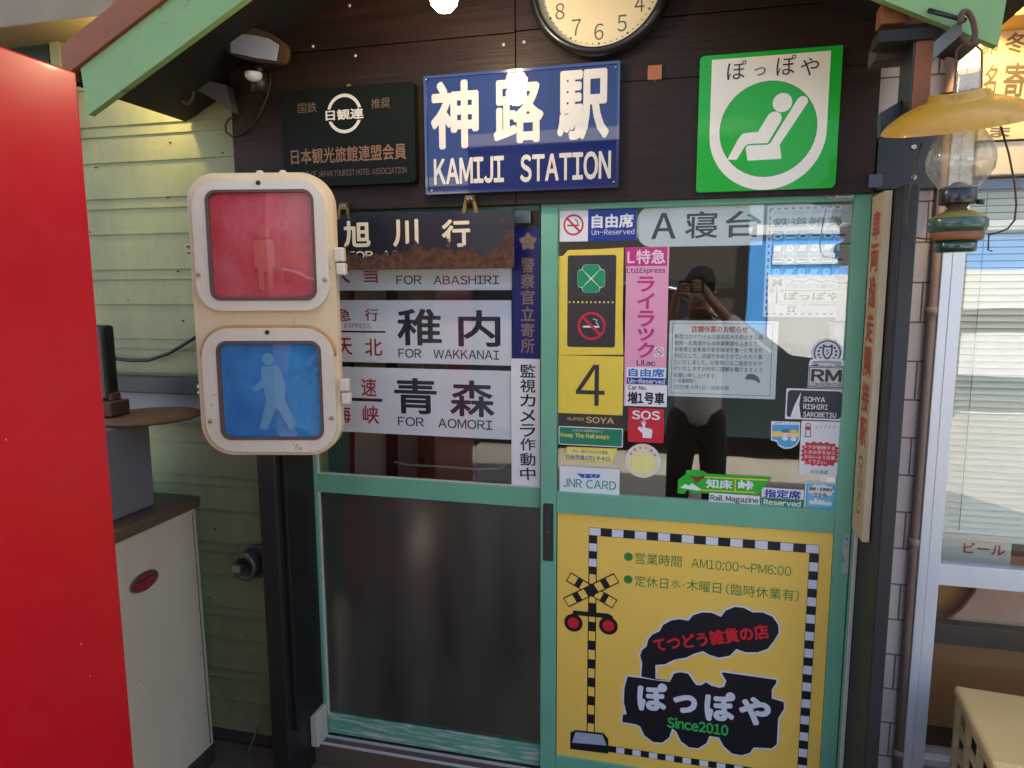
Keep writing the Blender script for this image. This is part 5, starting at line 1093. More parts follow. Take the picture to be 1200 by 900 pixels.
# ------------------------------------------------------------------ oil lantern
lan = thing('oil_lantern', 'hanging railway oil lantern with a yellow shade and a green glass tank', 'lantern', (*at(1124, 296, YLn)[:1], YLn, at(1124, 296, YLn)[1]))
def LZ(py, px=1124): return at(px, py, YLn)[1]
def LX(px, py): return at(px, py, YLn)[0]
cxL = LX(1124, 230)
sh_m = mat('yellow enamel shade', rgb(196, 142, 40), .42, .2, 8, .12, 40, coat=.15, worn=rgb(134, 88, 36), wth=.62, wscale=14, wsharp=.08)
rS = (LX(1213, 140)-LX(1033, 140))/2; szc = LZ(146)
T = Matrix.Translation((LX(1123, 140), YLn, szc)) @ Matrix.Rotation(math.radians(-7), 4, 'Y') @ Matrix.Rotation(math.radians(15), 4, 'X')
s = B(T); s.lathe([(rS, 0), (rS*.985, .006), (rS*.90, .018), (rS*.72, .034), (rS*.52, .045), (rS*.40, .050), (rS*.385, .060), (rS*.22, .063)], (0, 0, 0), sh_m, 48, caps=False)
s.lathe([(rS*.22, .060), (rS*.38, .057), (rS*.39, .047), (rS*.52, .042), (rS*.72, .031), (rS*.9, .015), (rS*.98, .003), (rS, 0)], (0, 0, 0), mat('shade inside', rgb(226, 214, 170), .4, .1), 48, caps=False); s.build('shade', lan)
gl_l = glass('lamp chimney glass', (.84, .83, .80), 1.9, 0, .26)
rc = (LX(1149, 100)-LX(1117, 100))/2; cxc = LX(1133, 100)
s = B(); s.lathe([(rc*1.1, LZ(126)), (rc*1.02, LZ(110)), (rc*.95, LZ(92)), (rc*.97, LZ(84)), (rc*.90, LZ(84)), (rc*.9, LZ(92)), (rc*.97, LZ(110))], (cxc, YLn, 0), gl_l, 32, caps=False); s.build('chimney', lan)
rg = (LX(1166, 190)-LX(1085, 190))/2; cg_ = LX(1125.5, 190)
hN = lambda py: LZ(py)
s = B(); s.lathe([(rg*.56, hN(222)), (rg*.62, hN(217)), (rg*.82, hN(208)), (rg*.96, hN(199)), (rg, hN(189)), (rg*.96, hN(178)), (rg*.84, hN(167)), (rg*.68, hN(158)), (rg*.52, hN(150)), (rg*.46, hN(140))], (cg_, YLn, 0), gl_l, 40, caps=False); s.build('globe', lan)
s = B(); rb_ = (LX(1145, 230)-LX(1101, 230))/2; cb_ = LX(1122.5, 230)
s.lathe([(rb_*.95, hN(240)), (rb_, hN(238)), (rb_, hN(221)), (rb_*.9, hN(219)), (rb_*.6, hN(219)), (rb_*.3, hN(214)), (0, hN(214))], (cb_, YLn, 0), black_metal, 28)
s.lathe([(rb_*.7, hN(249)), (rb_*.5, hN(244)), (rb_*.62, hN(240))], (cb_, YLn, 0), iron, 20); s.tube([(cb_+rb_*.8, YLn-.01, hN(237)), (cb_+rb_*1.08, YLn-.016, hN(239))], .003, black_metal, 8); s.tube([(cb_+rb_*1.05, YLn-.016, hN(241)), (cb_+rb_*1.08, YLn-.016, hN(236))], .007, black_metal, 10); s.build('burner', lan)
tk_g = mat('green glazed tank', rgb(64, 90, 70), .22, .2, 14, .12, 30, coat=.3, worn=rgb(120, 106, 62), wth=.64, wscale=22); tk_y = mat('tarnished tank top', rgb(150, 130, 62), .4, .25, 16)
rt = (LX(1157, 262)-LX(1087, 262))/2; ct_ = LX(1122, 262)
s = B(); s.lathe([(rt*.40, hN(247)), (rt*.62, hN(249.5)), (rt*.86, hN(253.5)), (rt*.95, hN(256))], (ct_, YLn, 0), tk_y, 36, caps=False)
s.lathe([(rt*.95, hN(256)), (rt, hN(259)), (rt, hN(266)), (rt*.94, hN(271)), (rt*.8, hN(273))], (ct_, YLn, 0), tk_g, 36, caps=False); s.build('tank', lan)
s = B(); s.lathe([(rt*.82, hN(282)), (rt*.86, hN(281)), (rt*.86, hN(270)), (rt*.82, hN(269))], (ct_, YLn, 0), mat('rusty band', rgb(138, 82, 42), .5, .2, 20), 36); s.build('band', lan)
s = B(); s.lathe([(rt*.58, hN(296)), (rt*.68, hN(294.5)), (rt*.70, hN(281.5))], (ct_, YLn, 0), mat('dark green glass base', rgb(26, 64, 50), .08, .1, coat=.8), 36); s.build('base', lan)
wire = lambda pts, r=.0021: [(*(lambda q: (q[0], YLn-.004, q[1]))(at(px, py, YLn)),) for px, py in pts]
s = B()
s.tube(wire(((1131, 52), (1126, 54), (1120, 60), (1119.5, 80), (1117, 124))), .002, iron, 6); s.tube(wire(((1136, 48), (1143, 54), (1149.5, 60), (1149.5, 90), (1149, 121))), .002, iron, 6)
s.tube(wire(((1079, 168), (1071, 200), (1063, 235), (1061, 255), (1063, 270), (1070, 278), (1082, 280), (1094, 280))), .0017, iron, 6)
s.tube(wire(((1172, 149), (1181, 180), (1188, 215), (1190, 240), (1188, 258), (1180, 268), (1168, 273), (1157, 275))), .0019, iron, 6)
s.tube(wire(((1158, 274), (1157, 293), (1162, 294.5))), .0016, iron, 6); s.build('bail', lan)

# ------------------------------------------------------------------ red cabinet in the left foreground
s_r = .56; Yr = CAM_D*(s_r-1); Xr = -2.108*s_r; zr_ = CAM_H+.752*s_r
red_m = mat('red paint', rgb(196, 12, 30), .30, .14, 2.4, .22, 5, worn=rgb(196, 40, 46), wth=.66, wscale=5, wsharp=.12, coat=.15)
b = B(); b.box(Xr-.70, Xr, Yr-.62, Yr, .0, zr_, red_m)
rc_ = thing('red_cabinet', 'tall bright red painted metal cabinet in the left foreground', 'cabinet', (Xr-.35, Yr-.31, 0))
b.build('body', rc_, bev=.004)
b = B(); b.box(Xr-.67, Xr-.03, Yr-.648, Yr-.622, .08, zr_-.05, mat('red door paint', rgb(190, 18, 30), .35, .06, 3)); b.build('door', rc_, bev=.006)
b = B(); b.tube([(Xr-.10, Yr-.65, 1.0), (Xr-.10, Yr-.685, 1.02), (Xr-.10, Yr-.685, 1.18), (Xr-.10, Yr-.65, 1.2)], .008, steel, 10); b.build('handle', rc_)
fd = mat('chip flake', rgb(230, 190, 170), .7)
for (px, py) in ((6.5, 515), (95, 755), (105, 792)):
    yy, zz = on_x(px, py, Xr); b = B(); b.add([(Xr+.0007, yy-.0016, zz-.002), (Xr+.0007, yy+.0016, zz-.0012), (Xr+.0007, yy+.001, zz+.002), (Xr+.0007, yy-.001, zz+.0014)], [(0, 1, 2, 3)], fd); b.build('paint_chip', rc_)

# ------------------------------------------------------------------ white machine behind it
Ym = -.10; Xm, zmt = at(229, 583, Ym); 
mw = mat('cream white enamel', rgb(204, 188, 160), .4, .12, 3, .1, 8, worn=rgb(140, 122, 98), wth=.69, wscale=18)
mc = thing('white_machine', 'old white enamel machine with an oval red badge and a brown top', 'machine', (Xm-.25, Ym-.4, 0))
b = B(); b.hexa([(Xm-.52, Ym-.62, 0), (Xm+.012, Ym-.62, 0), (Xm-.52, Ym, 0), (Xm+.012, Ym, 0), (Xm-.52, Ym-.62, zmt-.035), (Xm, Ym-.62, zmt-.035), (Xm-.52, Ym, zmt-.035), (Xm, Ym, zmt-.035)], mw); b.build('body', mc, bev=.008)
b = B(); b.box(Xm-.54, Xm+.012, Ym-.64, Ym+.01, zmt-.034, zmt+.006, mat('brown worn top', rgb(96, 78, 58), .5, .3, 8, .2, 30)); b.build('top', mc, bev=.006)
b = B(); b.box(Xm-.50, Xm+.016, Ym-.61, Ym-.004, .0, .07, mat('plinth black', rgb(52, 48, 44), .6, .2, 6)); b.build('plinth', mc, bev=.003)
b = B(); b.hexa([(Xm+.0005, Ym-.024, .08), (Xm+.0135, Ym-.024, .08), (Xm+.0005, Ym-.020, .08), (Xm+.0135, Ym-.020, .08), (Xm-.003, Ym-.024, zmt-.05), (Xm+.0012, Ym-.024, zmt-.05), (Xm-.003, Ym-.020, zmt-.05), (Xm+.0012, Ym-.020, zmt-.05)], mat('seam', rgb(120, 108, 92), .6)); b.build('panel_seam', mc)
yb_, zb_2 = on_x(168.5, 681, Xm+.004); b = B()
BM2 = Matrix(((0, 0, 1, 0), (1, 0, 0, 0), (0, 1, 0, 0), (0, 0, 0, 1)))
oval = lambda k, d: [(Xm+.005+d, yb_+.060*k*math.cos(a)-.0*math.sin(a), zb_2+.030*k*math.sin(a)) for a in [2*math.pi*i/32 for i in range(32)]]
for k, d, m in ((1, .0030, steel), (.86, .0036, ink('badge grey', 70, 66, 70)), (.80, .0042, ink('badge red', 150, 40, 40))): b.add(oval(k, d), [tuple(range(32))], m)
b.add([(Xm+.0098, yb_-.038, zb_2+.003), (Xm+.0098, yb_+.038, zb_2+.003), (Xm+.0098, yb_+.036, zb_2+.013), (Xm+.0098, yb_-.036, zb_2+.013)], [(0, 1, 2, 3)], ink('badge band', 60, 56, 60)); b.build('badge', mc)
# grey drum box on it, rusty plate, black fittings
gy_m = mat('grey painted tin', rgb(118, 116, 118), .4, .12, 6, .05, 30)
Yg = -.22; Xg, zgb = at(182, 590, Yg); zgt = at(182, 492, Yg)[1]
gbx = thing('tin_box', 'grey tin box standing on the white machine under a rusty plate', 'box', (Xg-.14, Yg-.13, zmt+.006))
b = B(); b.box(Xg-.28, Xg, Yg-.3, Yg, zmt+.0065, zgt, gy_m); b.build('body', gbx, bev=.006)
zpl = at(200, 490, -.2)[1]
b = B(); ru = mat('rusty cast plate', rgb(110, 82, 48), .7, .35, 14, .5, 50)
xr_ = at(223, 487, -.2)[0]; prof = [(.0, 0)]
b.lathe([(.16, 0), (.168, .004), (.168, .009), (.12, .014), (.06, .016), (0, .016)], (xr_-.166, -.2, zgt+.001), ru, 40); tag(b.build('rusty_plate'), 'round rusty cast iron plate lying on the grey tin box', 'plate')
zt3 = zgt+.018
kn = thing('valve_fitting', 'dark rusted valve block and upright black lever on the iron plate', 'fitting', (xr_-.22, -.24, zt3))
Xa = at(141, 470, -.26)[0]
b = B(); b.box(Xa-.16, Xa, -.30, -.22, zt3, zt3+.05, iron); b.box(Xa-.03, Xa-.012, -.28, -.24, zt3+.05, zt3+.075, iron); b.build('block', kn, bev=.005)
Xb_, ztb = at(127, 381, -.26); b = B(); b.box(Xb_-.09, Xb_, -.285, -.235, zt3+.051, ztb, black_wood); b.build('lever', kn, bev=.01)
# dark sill and grey panel on the siding behind
Zs1, Zs0 = at(175, 442, -.02)[1], at(175, 461, -.02)[1]
xs1 = at(262, 450, -.02)[0]
b = B(); b.box(-3.4, xs1, -.02, .035, Zs0, Zs1, mat('dark green batten', rgb(52, 60, 50), .5, .2, 6, .1, 30)); tag(b.build('wall_batten', bev=.004), 'dark green horizontal batten on the siding behind the signal', 'batten')
b = B(); Zp0 = at(175, 494, .02)[1]; b.box(-3.4, at(262, 480, .02)[0], .014, .036, Zp0, Zs0-.002, mat('blue grey board', rgb(128, 132, 134), .5, .1, 5)); tag(b.build('siding_board', bev=.003), 'blue grey panel strip under the dark green batten', 'panel')
b = B(); b.tube([(*(lambda q: (q[0], .02, q[1]))(at(px, py, .02)),) for px, py in ((95, 416), (126, 419), (150, 422.5), (175, 422), (198, 414), (215, 404), (240, 388), (262, 376))], .006, mat('black rubber cable', rgb(30, 32, 30), .5), 10); tag(b.build('wall_cable'), 'thick black cable sagging along the siding to the signal', 'cable')
# wall socket cap, low on the siding
Yo = -.03; cx, cz = at(286, 665, Yo); wc = thing('round_vent', 'round grey metal vent cap low on the siding beside the black post', 'vent cap', (cx, .04, cz-.05))
b = B(); b.lathe([(.062, 0), (.064, .012), (.055, .016)], (cx+.012, .036, cz+.004), mat('cap flange', rgb(88, 88, 90), .45, metal=.6), 36, 'y'); b.build('flange', wc)
b = B(); b.lathe([(.052, 0), (.052, .045), (.047, .054), (.036, .056), (.033, .046)], (cx, .02, cz), mat('cap metal', rgb(120, 118, 116), .32, .15, 12, metal=.75), 36, 'y'); b.build('cap', wc)
b = B(); b.box(cx-.034, cx+.002, -.055, -.03, cz-.012, cz+.012, steel); b.build('spout', wc, bev=.003)
# cables on the post
cab_m = mat('grey flex', rgb(116, 108, 96), .6, .1)
b = B(); yy = -.12; xx_ = x0+.004
pts = []
for px, py in ((357, 570), (357, 590), (353, 612), (346, 630), (338, 645), (330, 654), (326, 656)): q = at(px, py, -.16); pts.append((max(q[0], x0+.022), -.16, q[1]))
b.tube(pts, .0042, cab_m, 8); tag(b.build('post_cable'), 'thin grey cable hanging beside the black post left of the doors', 'cable')
b = B(); b.tube([(*(lambda q: (q[0], -.05, q[1]))(at(px, py, -.05)),) for px, py in ((309, 841), (303, 850), (296, 868), (290, 885), (284, 905), (270, 915))], .0042, cab_m, 8); tag(b.build('floor_cable'), 'thin grey cable running down to the floor at the foot of the siding', 'cable')

# ------------------------------------------------------------------ air conditioner unit at the lower right
zac = .60; p1 = on_z(1120, 803, zac); p2 = on_z(1163, 890, zac)
d_ = Vector((p2[0]-p1[0], p2[1]-p1[1])); wd_ = max(.24, d_.length); ang = math.atan2(d_.x, -d_.y)
ac = thing('outdoor_unit', 'beige air conditioner unit with slotted side below the window', 'air conditioner', (p1[0], p1[1], 0), ang)
acm = mat('beige unit paint', rgb(218, 184, 124), .42, .07, 5, .05, 50); acd = mat('unit inside', rgb(40, 40, 42), .6)
W_ = .78; D_ = wd_+.01
b = B(); b.box(0.0, W_, -D_, 0, .06, zac-.004, acd); 
b = B(); b.box(-.004, W_+.004, -D_-.004, .004, zac-.03, zac, acm); lb3 = b.build('top', ac, bev=.010, world=False)
b = B(); b.box(.03, W_, -D_+.02, -.02, .065, zac-.032, acd); b.build('core', ac, world=False)
def grid(y0_, y1_, z0_, z1_, nc, nr, bar):
    s = B(); 
    for c_ in range(nc+1): yy = y0_+(y1_-y0_)*c_/nc; s.box(0, .012, yy-bar, yy+bar, z0_, z1_, acm)
    for r_ in range(nr+1): zz = z0_+(z1_-z0_)*r_/nr; s.box(.0005, .0115, y0_, y1_, zz-bar*.7, zz+bar*.7, acm)
    return s
b = grid(-D_+.012, -.02, .08, zac-.035, 3, 7, .010); b.build('side_grille', ac, world=False)
b = B(); b.box(0, W_, -D_, -D_+.018, .06, zac-.031, acm); b.box(W_-.02, W_, -D_+.019, 0, .06, zac-.031, acm); b.build('front_panel', ac, bev=.004, world=False)
b = B()
for k in range(14): b.tubering(circ(.28, .31, .018+.0165*k, n=40), circ(.28, .31, .0145+.0165*k, n=40), -D_-.012, -D_-.009, dark_steel)
for k in range(8): a = math.radians(45*k); b.tube([(.28+.02*math.cos(a), -D_-.006, .31+.02*math.sin(a)), (.28+.235*math.cos(a), -D_-.006, .31+.235*math.sin(a))], .003, dark_steel, 6)
b.build('fan_guard', ac, world=False)
b = B(); b.box(.06, .14, -D_, 0, 0, .058, dark_steel); b.build('foot', ac, world=False); b = B(); b.box(W_-.14, W_-.06, -D_, 0, 0, .058, dark_steel); b.build('foot', ac, world=False)
# top-left: dark opening with a frame in the siding
op = thing('wall_opening', 'dark green vent opening with a yellow frame at the top of the siding', 'window', (-2.6, .03, 2.6))
X0, Z0, X1, Z1 = box_px(-60, 22, 58, 75, .03)
b = B(); b.box(X0, X1, .022, .034, Z0-.25, Z1, mat('dark green pane', rgb(22, 40, 30), .4, .2, 5)); b.build('pane', op)
xf0, xf1 = at(58, 50, .01)[0], at(70, 50, .01)[0]
b = B(); b.box(xf0, xf1, .006, .036, Z0-.3, Z1+.02, siding_m); b.build('frame', op, bev=.003)
b = B(); xq = at(330, 10, -.02)[0]; zq0, zq1 = at(100, 14, -.02)[1], at(100, 2, -.02)[1]; b.box(X0, gx0+.1, -.02, .036, zq0, zq0+.03, siding_m); b.build('head_trim', op, bev=.003)
b = B(); X0c, Z0c, X1c, Z1c = box_px(15, 24, 25, 41, .0); b.box(X0c, X1c, .0, .012, Z0c, Z1c, mat('bright green tag', rgb(40, 200, 110), .4)); tag(b.build('hanging_tag', bev=.002), 'small bright green tag hanging at the dark opening in the top left corner', 'tag')
zb0 = at(20, 30, -.15)[1]
b = B(); b.box(-4.2, gx0-.16, -.15, .03, zb0, zb0+.12, mat('weathered eave board', rgb(140, 126, 100), .7, .2, 4, .3, 30)); tag(b.build('eave_board', bev=.005), 'weathered grey board under the eaves in the top left corner', 'board')
# ================================================================== the street behind the camera (seen mirrored in the glass)
# ---- photographer
skin_m = mat('skin', rgb(196, 150, 122), .5, .06, 10); hair_m = mat('black hair', rgb(26, 22, 20), .5, .3, 60)
shirt_m = mat('pale grey shirt', rgb(226, 226, 226), .8, .08, 12, .2, 60); vest_m = mat('dark vest', rgb(40, 42, 44), .8, .15, 10); trou_m = mat('dark trousers', rgb(44, 46, 52), .85, .15, 8)
phone_m = mat('black phone', rgb(18, 18, 20), .2)
def skinned(name, V, Eg, rad, m, parent, sub=2):
    me = bpy.data.meshes.new(name); me.from_pydata([Vector(v) for v in V], Eg, []); o = bpy.data.objects.new(name, me); COL.objects.link(o)
    md = o.modifiers.new('skin', 'SKIN'); md.use_smooth_shade = True
    for i, r in enumerate(rad): me.skin_vertices[0].data[i].radius = (r, r) if not isinstance(r, tuple) else r
    me.skin_vertices[0].data[0].use_root = True
    if sub: s = o.modifiers.new('sub', 'SUBSURF'); s.levels = s.render_levels = sub
    bpy.context.view_layer.update()
    m2 = bpy.data.meshes.new_from_object(o.evaluated_get(bpy.context.evaluated_depsgraph_get()))
    o.modifiers.clear(); o.data = m2; bpy.data.meshes.remove(me)
    m2.materials.clear(); m2.materials.append(m); m2.name = name
    o.parent = parent
    for v in m2.vertices: v.co -= wloc(parent)
    return o
PX, PY = .07, -2.46
per = thing('person', 'photographer in a pale shirt and dark trousers holding a phone up to the face', 'person', (PX, PY, -.0))
sh = 1.44
Lsh, Rsh = (PX-.185, PY+.0, sh), (PX+.185, PY, sh)
Lel, Rel = (PX-.235, PY+.17, 1.26), (PX+.30, PY+.14, 1.36)
Lwr, Rwr = (-.085, PY+.235, 1.60), (.105, PY+.228, 1.665)
Lpa, Rpa = (-.078, PY+.262, 1.690), (.085, PY+.256, 1.712)
V = [(PX, PY, .95), (PX, PY, 1.12), (PX, PY-.01, 1.30), (PX, PY, 1.45), (PX, PY+.02, 1.53), (PX-.005, PY+.045, 1.60), (PX-.008, PY+.055, 1.67), (PX-.008, PY+.05, 1.745),
     Lsh, Lel, Lwr, Rsh, Rel, Rwr, (PX-.10, PY, .90), (PX-.11, PY+.03, .50), (PX-.12, PY, .08), (PX-.12, PY+.16, .04), (PX+.10, PY, .90), (PX+.11, PY+.03, .50), (PX+.12, PY, .08), (PX+.12, PY+.16, .04), (PX-.008, PY+.135, 1.655), Lpa, Rpa]
Eg = [(0, 1), (1, 2), (2, 3), (3, 4), (4, 5), (5, 6), (6, 7), (3, 8), (8, 9), (9, 10), (3, 11), (11, 12), (12, 13), (0, 14), (14, 15), (15, 16), (16, 17), (0, 18), (18, 19), (19, 20), (20, 21), (6, 22), (10, 23), (13, 24)]
rad = [.13, .125, .14, .10, .055, .072, .082, .070, .06, .044, .030, .06, .044, .030, .085, .06, .042, .03, .085, .06, .042, .03, .014, .026, .026]
body_o = skinned('body', V, Eg, rad, skin_m, per)
# hands: palm and five bent fingers each, closed round the phone
def hand(side, wr, palm_c, name):
    s_ = -1 if side == 'L' else 1
    Vv, Ee, Rr = [wr, palm_c], [(0, 1)], [.024, .030]
    for k in range(4):
        base = Vector(palm_c)+Vector((-s_*.012, .012, .028-.018*k)); n0 = len(Vv)
        l1 = [.034, .038, .036, .028][k]
        p1 = base+Vector((-s_*l1*.75, .022, .012)); p2 = p1+Vector((-s_*.022, .010, -.001)); p3 = p2+Vector((-s_*.016, -.006, -.004))
        Vv += [tuple(base), tuple(p1), tuple(p2), tuple(p3)]; Ee += [(1, n0), (n0, n0+1), (n0+1, n0+2), (n0+2, n0+3)]; Rr += [.0105, .0095, .0088, .0072]
    n0 = len(Vv); t0 = Vector(palm_c)+Vector((-s_*.008, -.018, -.026)); t1 = t0+Vector((-s_*.03, -.004, .012)); t2 = t1+Vector((-s_*.022, .004, .014))
    Vv += [tuple(t0), tuple(t1), tuple(t2)]; Ee += [(1, n0), (n0, n0+1), (n0+1, n0+2)]; Rr += [.012, .0105, .008]
    return skinned(name, Vv, Ee, Rr, skin_m, per, 1)
h1_ = hand('L', Lwr, (-.078, PY+.268, 1.695), 'hand'); h2_ = hand('R', Rwr, (.085, PY+.262, 1.715), 'hand')
skinned('shirt', [(PX, PY, .80), (PX, PY, .95), (PX, PY-.005, 1.15), (PX, PY-.01, 1.30), (PX, PY, 1.44), Lsh, Lel, tuple(Vector(Lel)*.40+Vector(Lwr)*.60), Rsh, Rel, tuple(Vector(Rel)*.40+Vector(Rwr)*.60), (PX, PY+.01, 1.50)],
        [(0, 1), (1, 2), (2, 3), (3, 4), (4, 5), (5, 6), (6, 7), (4, 8), (8, 9), (9, 10), (4, 11)], [.165, .165, .155, .160, .118, .082, .064, .056, .082, .064, .056, .075], shirt_m, per)
skinned('trousers', [(PX, PY, .90), (PX, PY, 1.02), (PX-.095, PY, .80), (PX-.11, PY+.03, .50), (PX-.12, PY, .07), (PX+.095, PY, .80), (PX+.11, PY+.03, .50), (PX+.12, PY, .07)], [(0, 1), (0, 2), (2, 3), (3, 4), (0, 5), (5, 6), (6, 7)], [.172, .166, .122, .084, .074, .115, .084, .074], trou_m, per)
for s_ in (-1, 1): skinned('shoe', [(PX+s_*.12, PY-.04, .045), (PX+s_*.12, PY+.08, .045), (PX+s_*.125, PY+.19, .035)], [(0, 1), (1, 2)], [.045, .045, .034], black_ink, per, 1)
bmh = bmesh.new(); bmesh.ops.create_icosphere(bmh, subdivisions=4, radius=1)
import mathutils
for v in bmh.verts:
    d = v.co.normalized(); r_ = 1+.10*mathutils.noise.noise(d*3.1)+.05*mathutils.noise.noise(d*8)
    fr_f = max(0, d.y)*max(0, .35-d.z)         # short over the brow, open at the face
    v.co = Vector((d.x*.098*r_, d.y*.110*r_*(1-.8*fr_f), d.z*.115*r_))
bmesh.ops.delete(bmh, geom=[v for v in bmh.verts if v.co.z < -.055 or (v.co.y > .045 and v.co.z < .012)], context='VERTS')
me = bpy.data.meshes.new('hair'); bmh.to_mesh(me); bmh.free(); me.materials.append(hair_m)
for p in me.polygons: p.use_smooth = True
ho = bpy.data.objects.new('hair', me); COL.objects.link(ho); ho.parent = per; ho.location = Vector((PX-.006, PY+.035, 1.735))-wloc(per)
for sx in (-1, 1):
    b = B(); b.lathe([(0, -.0), (.006, .003), (.0085, .008), (.006, .012), (0, .014)], (PX-.008+sx*.032, PY+.128, 1.70), white_ink, 12, 'y'); b.build('eye', per)
    b = B(); b.lathe([(.004, -.014), (.018, -.008), (.02, 0), (.016, .012), (.004, .018)], (PX-.008+sx*.085, PY+.045, 1.68), skin_m, 12); b.build('ear', per)
b = B(); b.poly([(PX-.035, 1.618), (PX-.008, 1.612), (PX+.02, 1.618), (PX-.008, 1.624)], PY+.127, mat('lip', rgb(160, 90, 84), .5)); b.build('mouth', per)
ph = thing('phone', 'black phone held up sideways by the photographer', 'phone', (.005, -2.168, 1.69))
b = B(); b.prism(rr_pts(-.07, 1.683, .082, 1.757, .009), -2.178, -2.170, phone_m); b.build('body', ph, bev=.002)
# ---- dark minivan parked behind the photographer
van = thing('parked_van', 'dark parked minivan with chrome window strips behind the photographer', 'van', (-1.2, -5.0, -.1))
vb = mat('dark blue car paint', rgb(48, 60, 64), .14, .05, 2, coat=1); tint = mat('tinted car glass', rgb(22, 28, 30), .05, .05, coat=1); chrome = mat('chrome', rgb(220, 222, 226), .12, .02, metal=1); tyre = mat('tyre', rgb(28, 28, 28), .8)
vy0, vy1 = -5.05, -6.75       # near side, far side
def vprism(pts, y0_, y1_, m, name, bev=.02, parent=van): s = B(); s.prism(pts, y1_, y0_, m); return s.build(name, parent, bev=bev)
prof = [(-3.3, .22), (-3.32, 1.0), (-3.15, 1.72), (-2.95, 1.82), (-.35, 1.84), (.0, 1.76), (.95, 1.06), (2.1, .92), (2.35, .70), (2.35, .25)]
vprism(prof, vy0, vy1, vb, 'body', .06)
gp_ = [(-3.0, 1.10), (-2.92, 1.68), (-.42, 1.71), (-.12, 1.64), (.68, 1.10)]
s = B(); s.prism(gp_, vy0+.002, vy0+.014, tint); o = s.build('window', van)
# geometry faces the shop (+y): flip by building it as a slab proud of the flank
s = B(); pts = [(-3.0, 1.075), (.74, 1.075), (.74, 1.10), (-3.0, 1.10)]; s.prism(pts, vy0+.001, vy0+.022, chrome); s.build('chrome_strip', van)
s = B(); s.tube([(-3.0, vy0+.015, 1.735), (-.40, vy0+.015, 1.755), (-.05, vy0+.015, 1.68), (.78, vy0+.015, 1.08)], .020, chrome, 8); s.build('chrome_strip', van)
s = B(); s.box(-1.25, -1.19, vy0+.001, vy0+.018, 1.1, 1.70, vb); s.build('pillar', van)
for cxw in (-2.5, 1.55):
    s = B(); s.lathe([(.31, -.10), (.33, -.07), (.33, .07), (.31, .10)], (cxw, vy0-.06, .23), tyre, 28, 'y'); wv = s.build('wheel', van)
    s = B(); s.lathe([(.2, -.01), (.2, .012), (.06, .03), (0, .03)], (cxw, vy0+.05, .23), chrome, 24, 'y'); s.build('rim', wv)
s = B(); s.lathe([(0, -.09), (.07, -.07), (.09, 0), (.07, .06), (0, .08)], (.52, vy0+.16, 1.14), vb, 16); s.build('mirror', van)
s = B(); s.box(-1.05, -.85, vy0, vy0+.03, .98, 1.01, chrome); s.build('door_handle', van)
# ---- cars in the sun across the road
def car(x, y_, m, label, flip=1):
    t = thing('parked_car', label, 'car', (x, y_, -.1), 0, 'cars parked across the road')
    pr = [(-2.0, .2), (-2.05, .75), (-1.75, .92), (-1.2, 1.40), (.35, 1.42), (1.05, .95), (1.9, .82), (2.02, .55), (2.0, .2)]
    s = B(); s.prism([(x+flip*a, z) for a, z in pr], y_-1.6, y_, m); s.build('body', t, bev=.06)
    s = B(); s.prism([(x+flip*a, z) for a, z in ((-1.4, .95), (-1.08, 1.32), (.28, 1.34), (.86, .95))], y_+.002, y_+.014, tint); s.build('window', t)
    for cx_w in (-1.3, 1.3):
        s = B(); s.lathe([(.29, -.1), (.31, 0), (.29, .1)], (x+flip*cx_w, y_-.05, .2), tyre, 20, 'y'); wv = s.build('wheel', t)
        s = B(); s.lathe([(.19, -.01), (.19, .012), (0, .03)], (x+flip*cx_w, y_+.06, .2), steel, 16, 'y'); s.build('rim', wv)
wp = mat('white car paint', (.78, .78, .78), .2, .03, coat=1); rp_ = mat('silver car paint', (.45, .47, .5), .25, .03, metal=.5, coat=1)
car(5.2, -11.2, wp, 'white parked car across the road'); car(10.4, -11.6, rp_, 'silver parked car across the road', -1); car(-6.2, -11.4, wp, 'white parked car at the far left across the road')
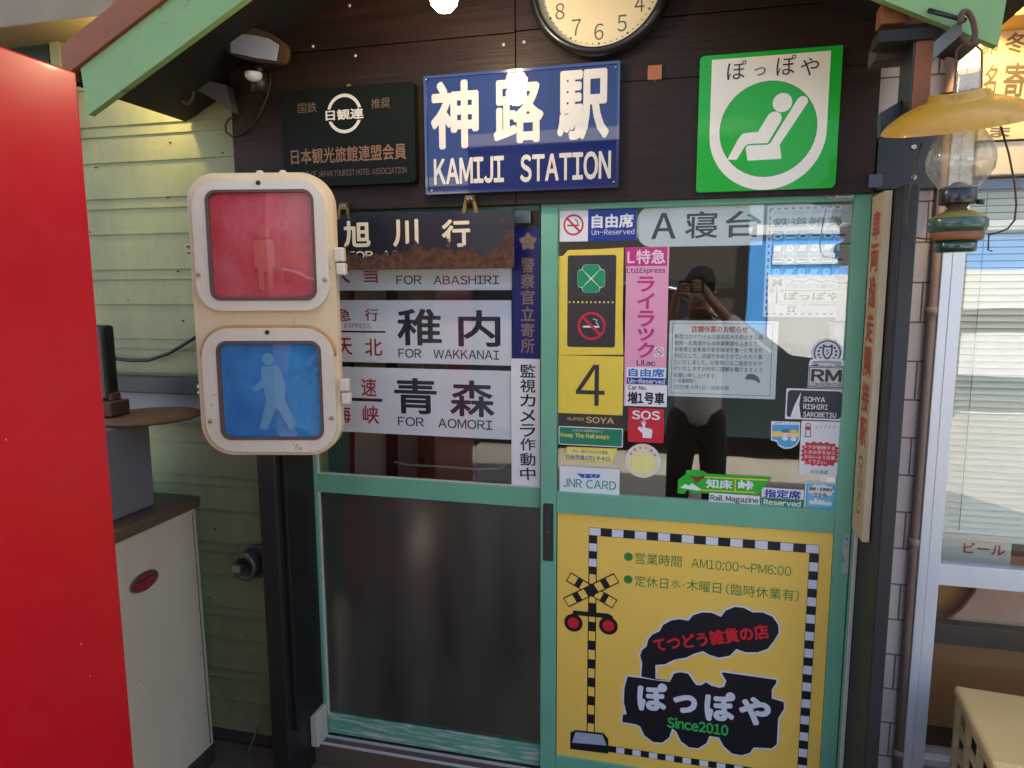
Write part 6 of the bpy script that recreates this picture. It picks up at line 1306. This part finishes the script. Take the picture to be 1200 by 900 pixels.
# ---- buildings over the road
def building(name, label, x0_, x1_, y_, hgt, wall, wins, depth=7):
    t = thing(name, label, 'building', ((x0_+x1_)/2, y_-depth/2, -.1))
    s = B(); s.box(x0_, x1_, y_-depth, y_, -.1, hgt, wall); s.build('wall', t)
    s = B(); s.box(x0_-.1, x1_+.1, y_-depth, y_+.12, hgt+.003, hgt+.25, mat('roof edge', rgb(200, 204, 208), .6)); s.build('roof', t)
    for (a, z0_, c, z1_, m) in wins:
        s = B(); s.box(a, c, y_+.003, y_+.07, z0_, z1_, m); s.build('window', t)
wb = mat('white cladding', rgb(222, 224, 224), .6, .04, 2); wgl = mat('dark window', rgb(60, 76, 92), .08, .1)
blue_b = mat('blue cladding', rgb(70, 150, 226), .5, .06, 2)
building('blue_building', 'low blue clad shop building across the road with white shop windows', 1.4, 12.5, -17, 3.0, blue_b, [(1.9, .1, 4.6, 2.0, wb), (5.0, .1, 8.2, 2.1, wb), (8.7, .1, 12, 2.0, wgl), (2.0, 2.25, 3.6, 2.75, wb)])
building('white_house', 'low white house across the road', -13, -5.0, -16.5, 4.4, wb, [(-12, .9, -10.4, 2.1, wgl), (-8.6, .9, -7.0, 2.1, wgl), (-10, 2.9, -8, 3.8, wgl)])
dkb = mat('dark stained boarding', rgb(50, 46, 42), .8, .15, 2)
building('timber_shed', 'dark timber shed beyond the parked van', -4.6, 1.05, -12.6, 4.6, dkb, [(-3.6, .9, -2.2, 2.0, wgl)], 4)
up = thing('utility_pole', 'grey concrete utility pole beside the road', 'pole', (3.3, -8.2, -.1))
s = B(); s.tube([(3.3, -8.2, -.1), (3.3, -8.2, 8)], [.15, .11], concrete, 14); s.build('pole', up)
s = B(); s.box(2.5, 4.1, -8.14, -8.06, 7.2, 7.3, dark_steel); s.build('cross_arm', up)
tag_o = B(); tag_o.tube([(3.3-40, -8.2, 7.1), (3.3, -8.2, 7.32), (3.3+40, -8.2, 7.1)], .015, black_ink, 6); tag(tag_o.build('overhead_wire'), 'black overhead wire along the street', 'wire')
bpy.data.objects.remove(_to); bpy.data.curves.remove(_txt)
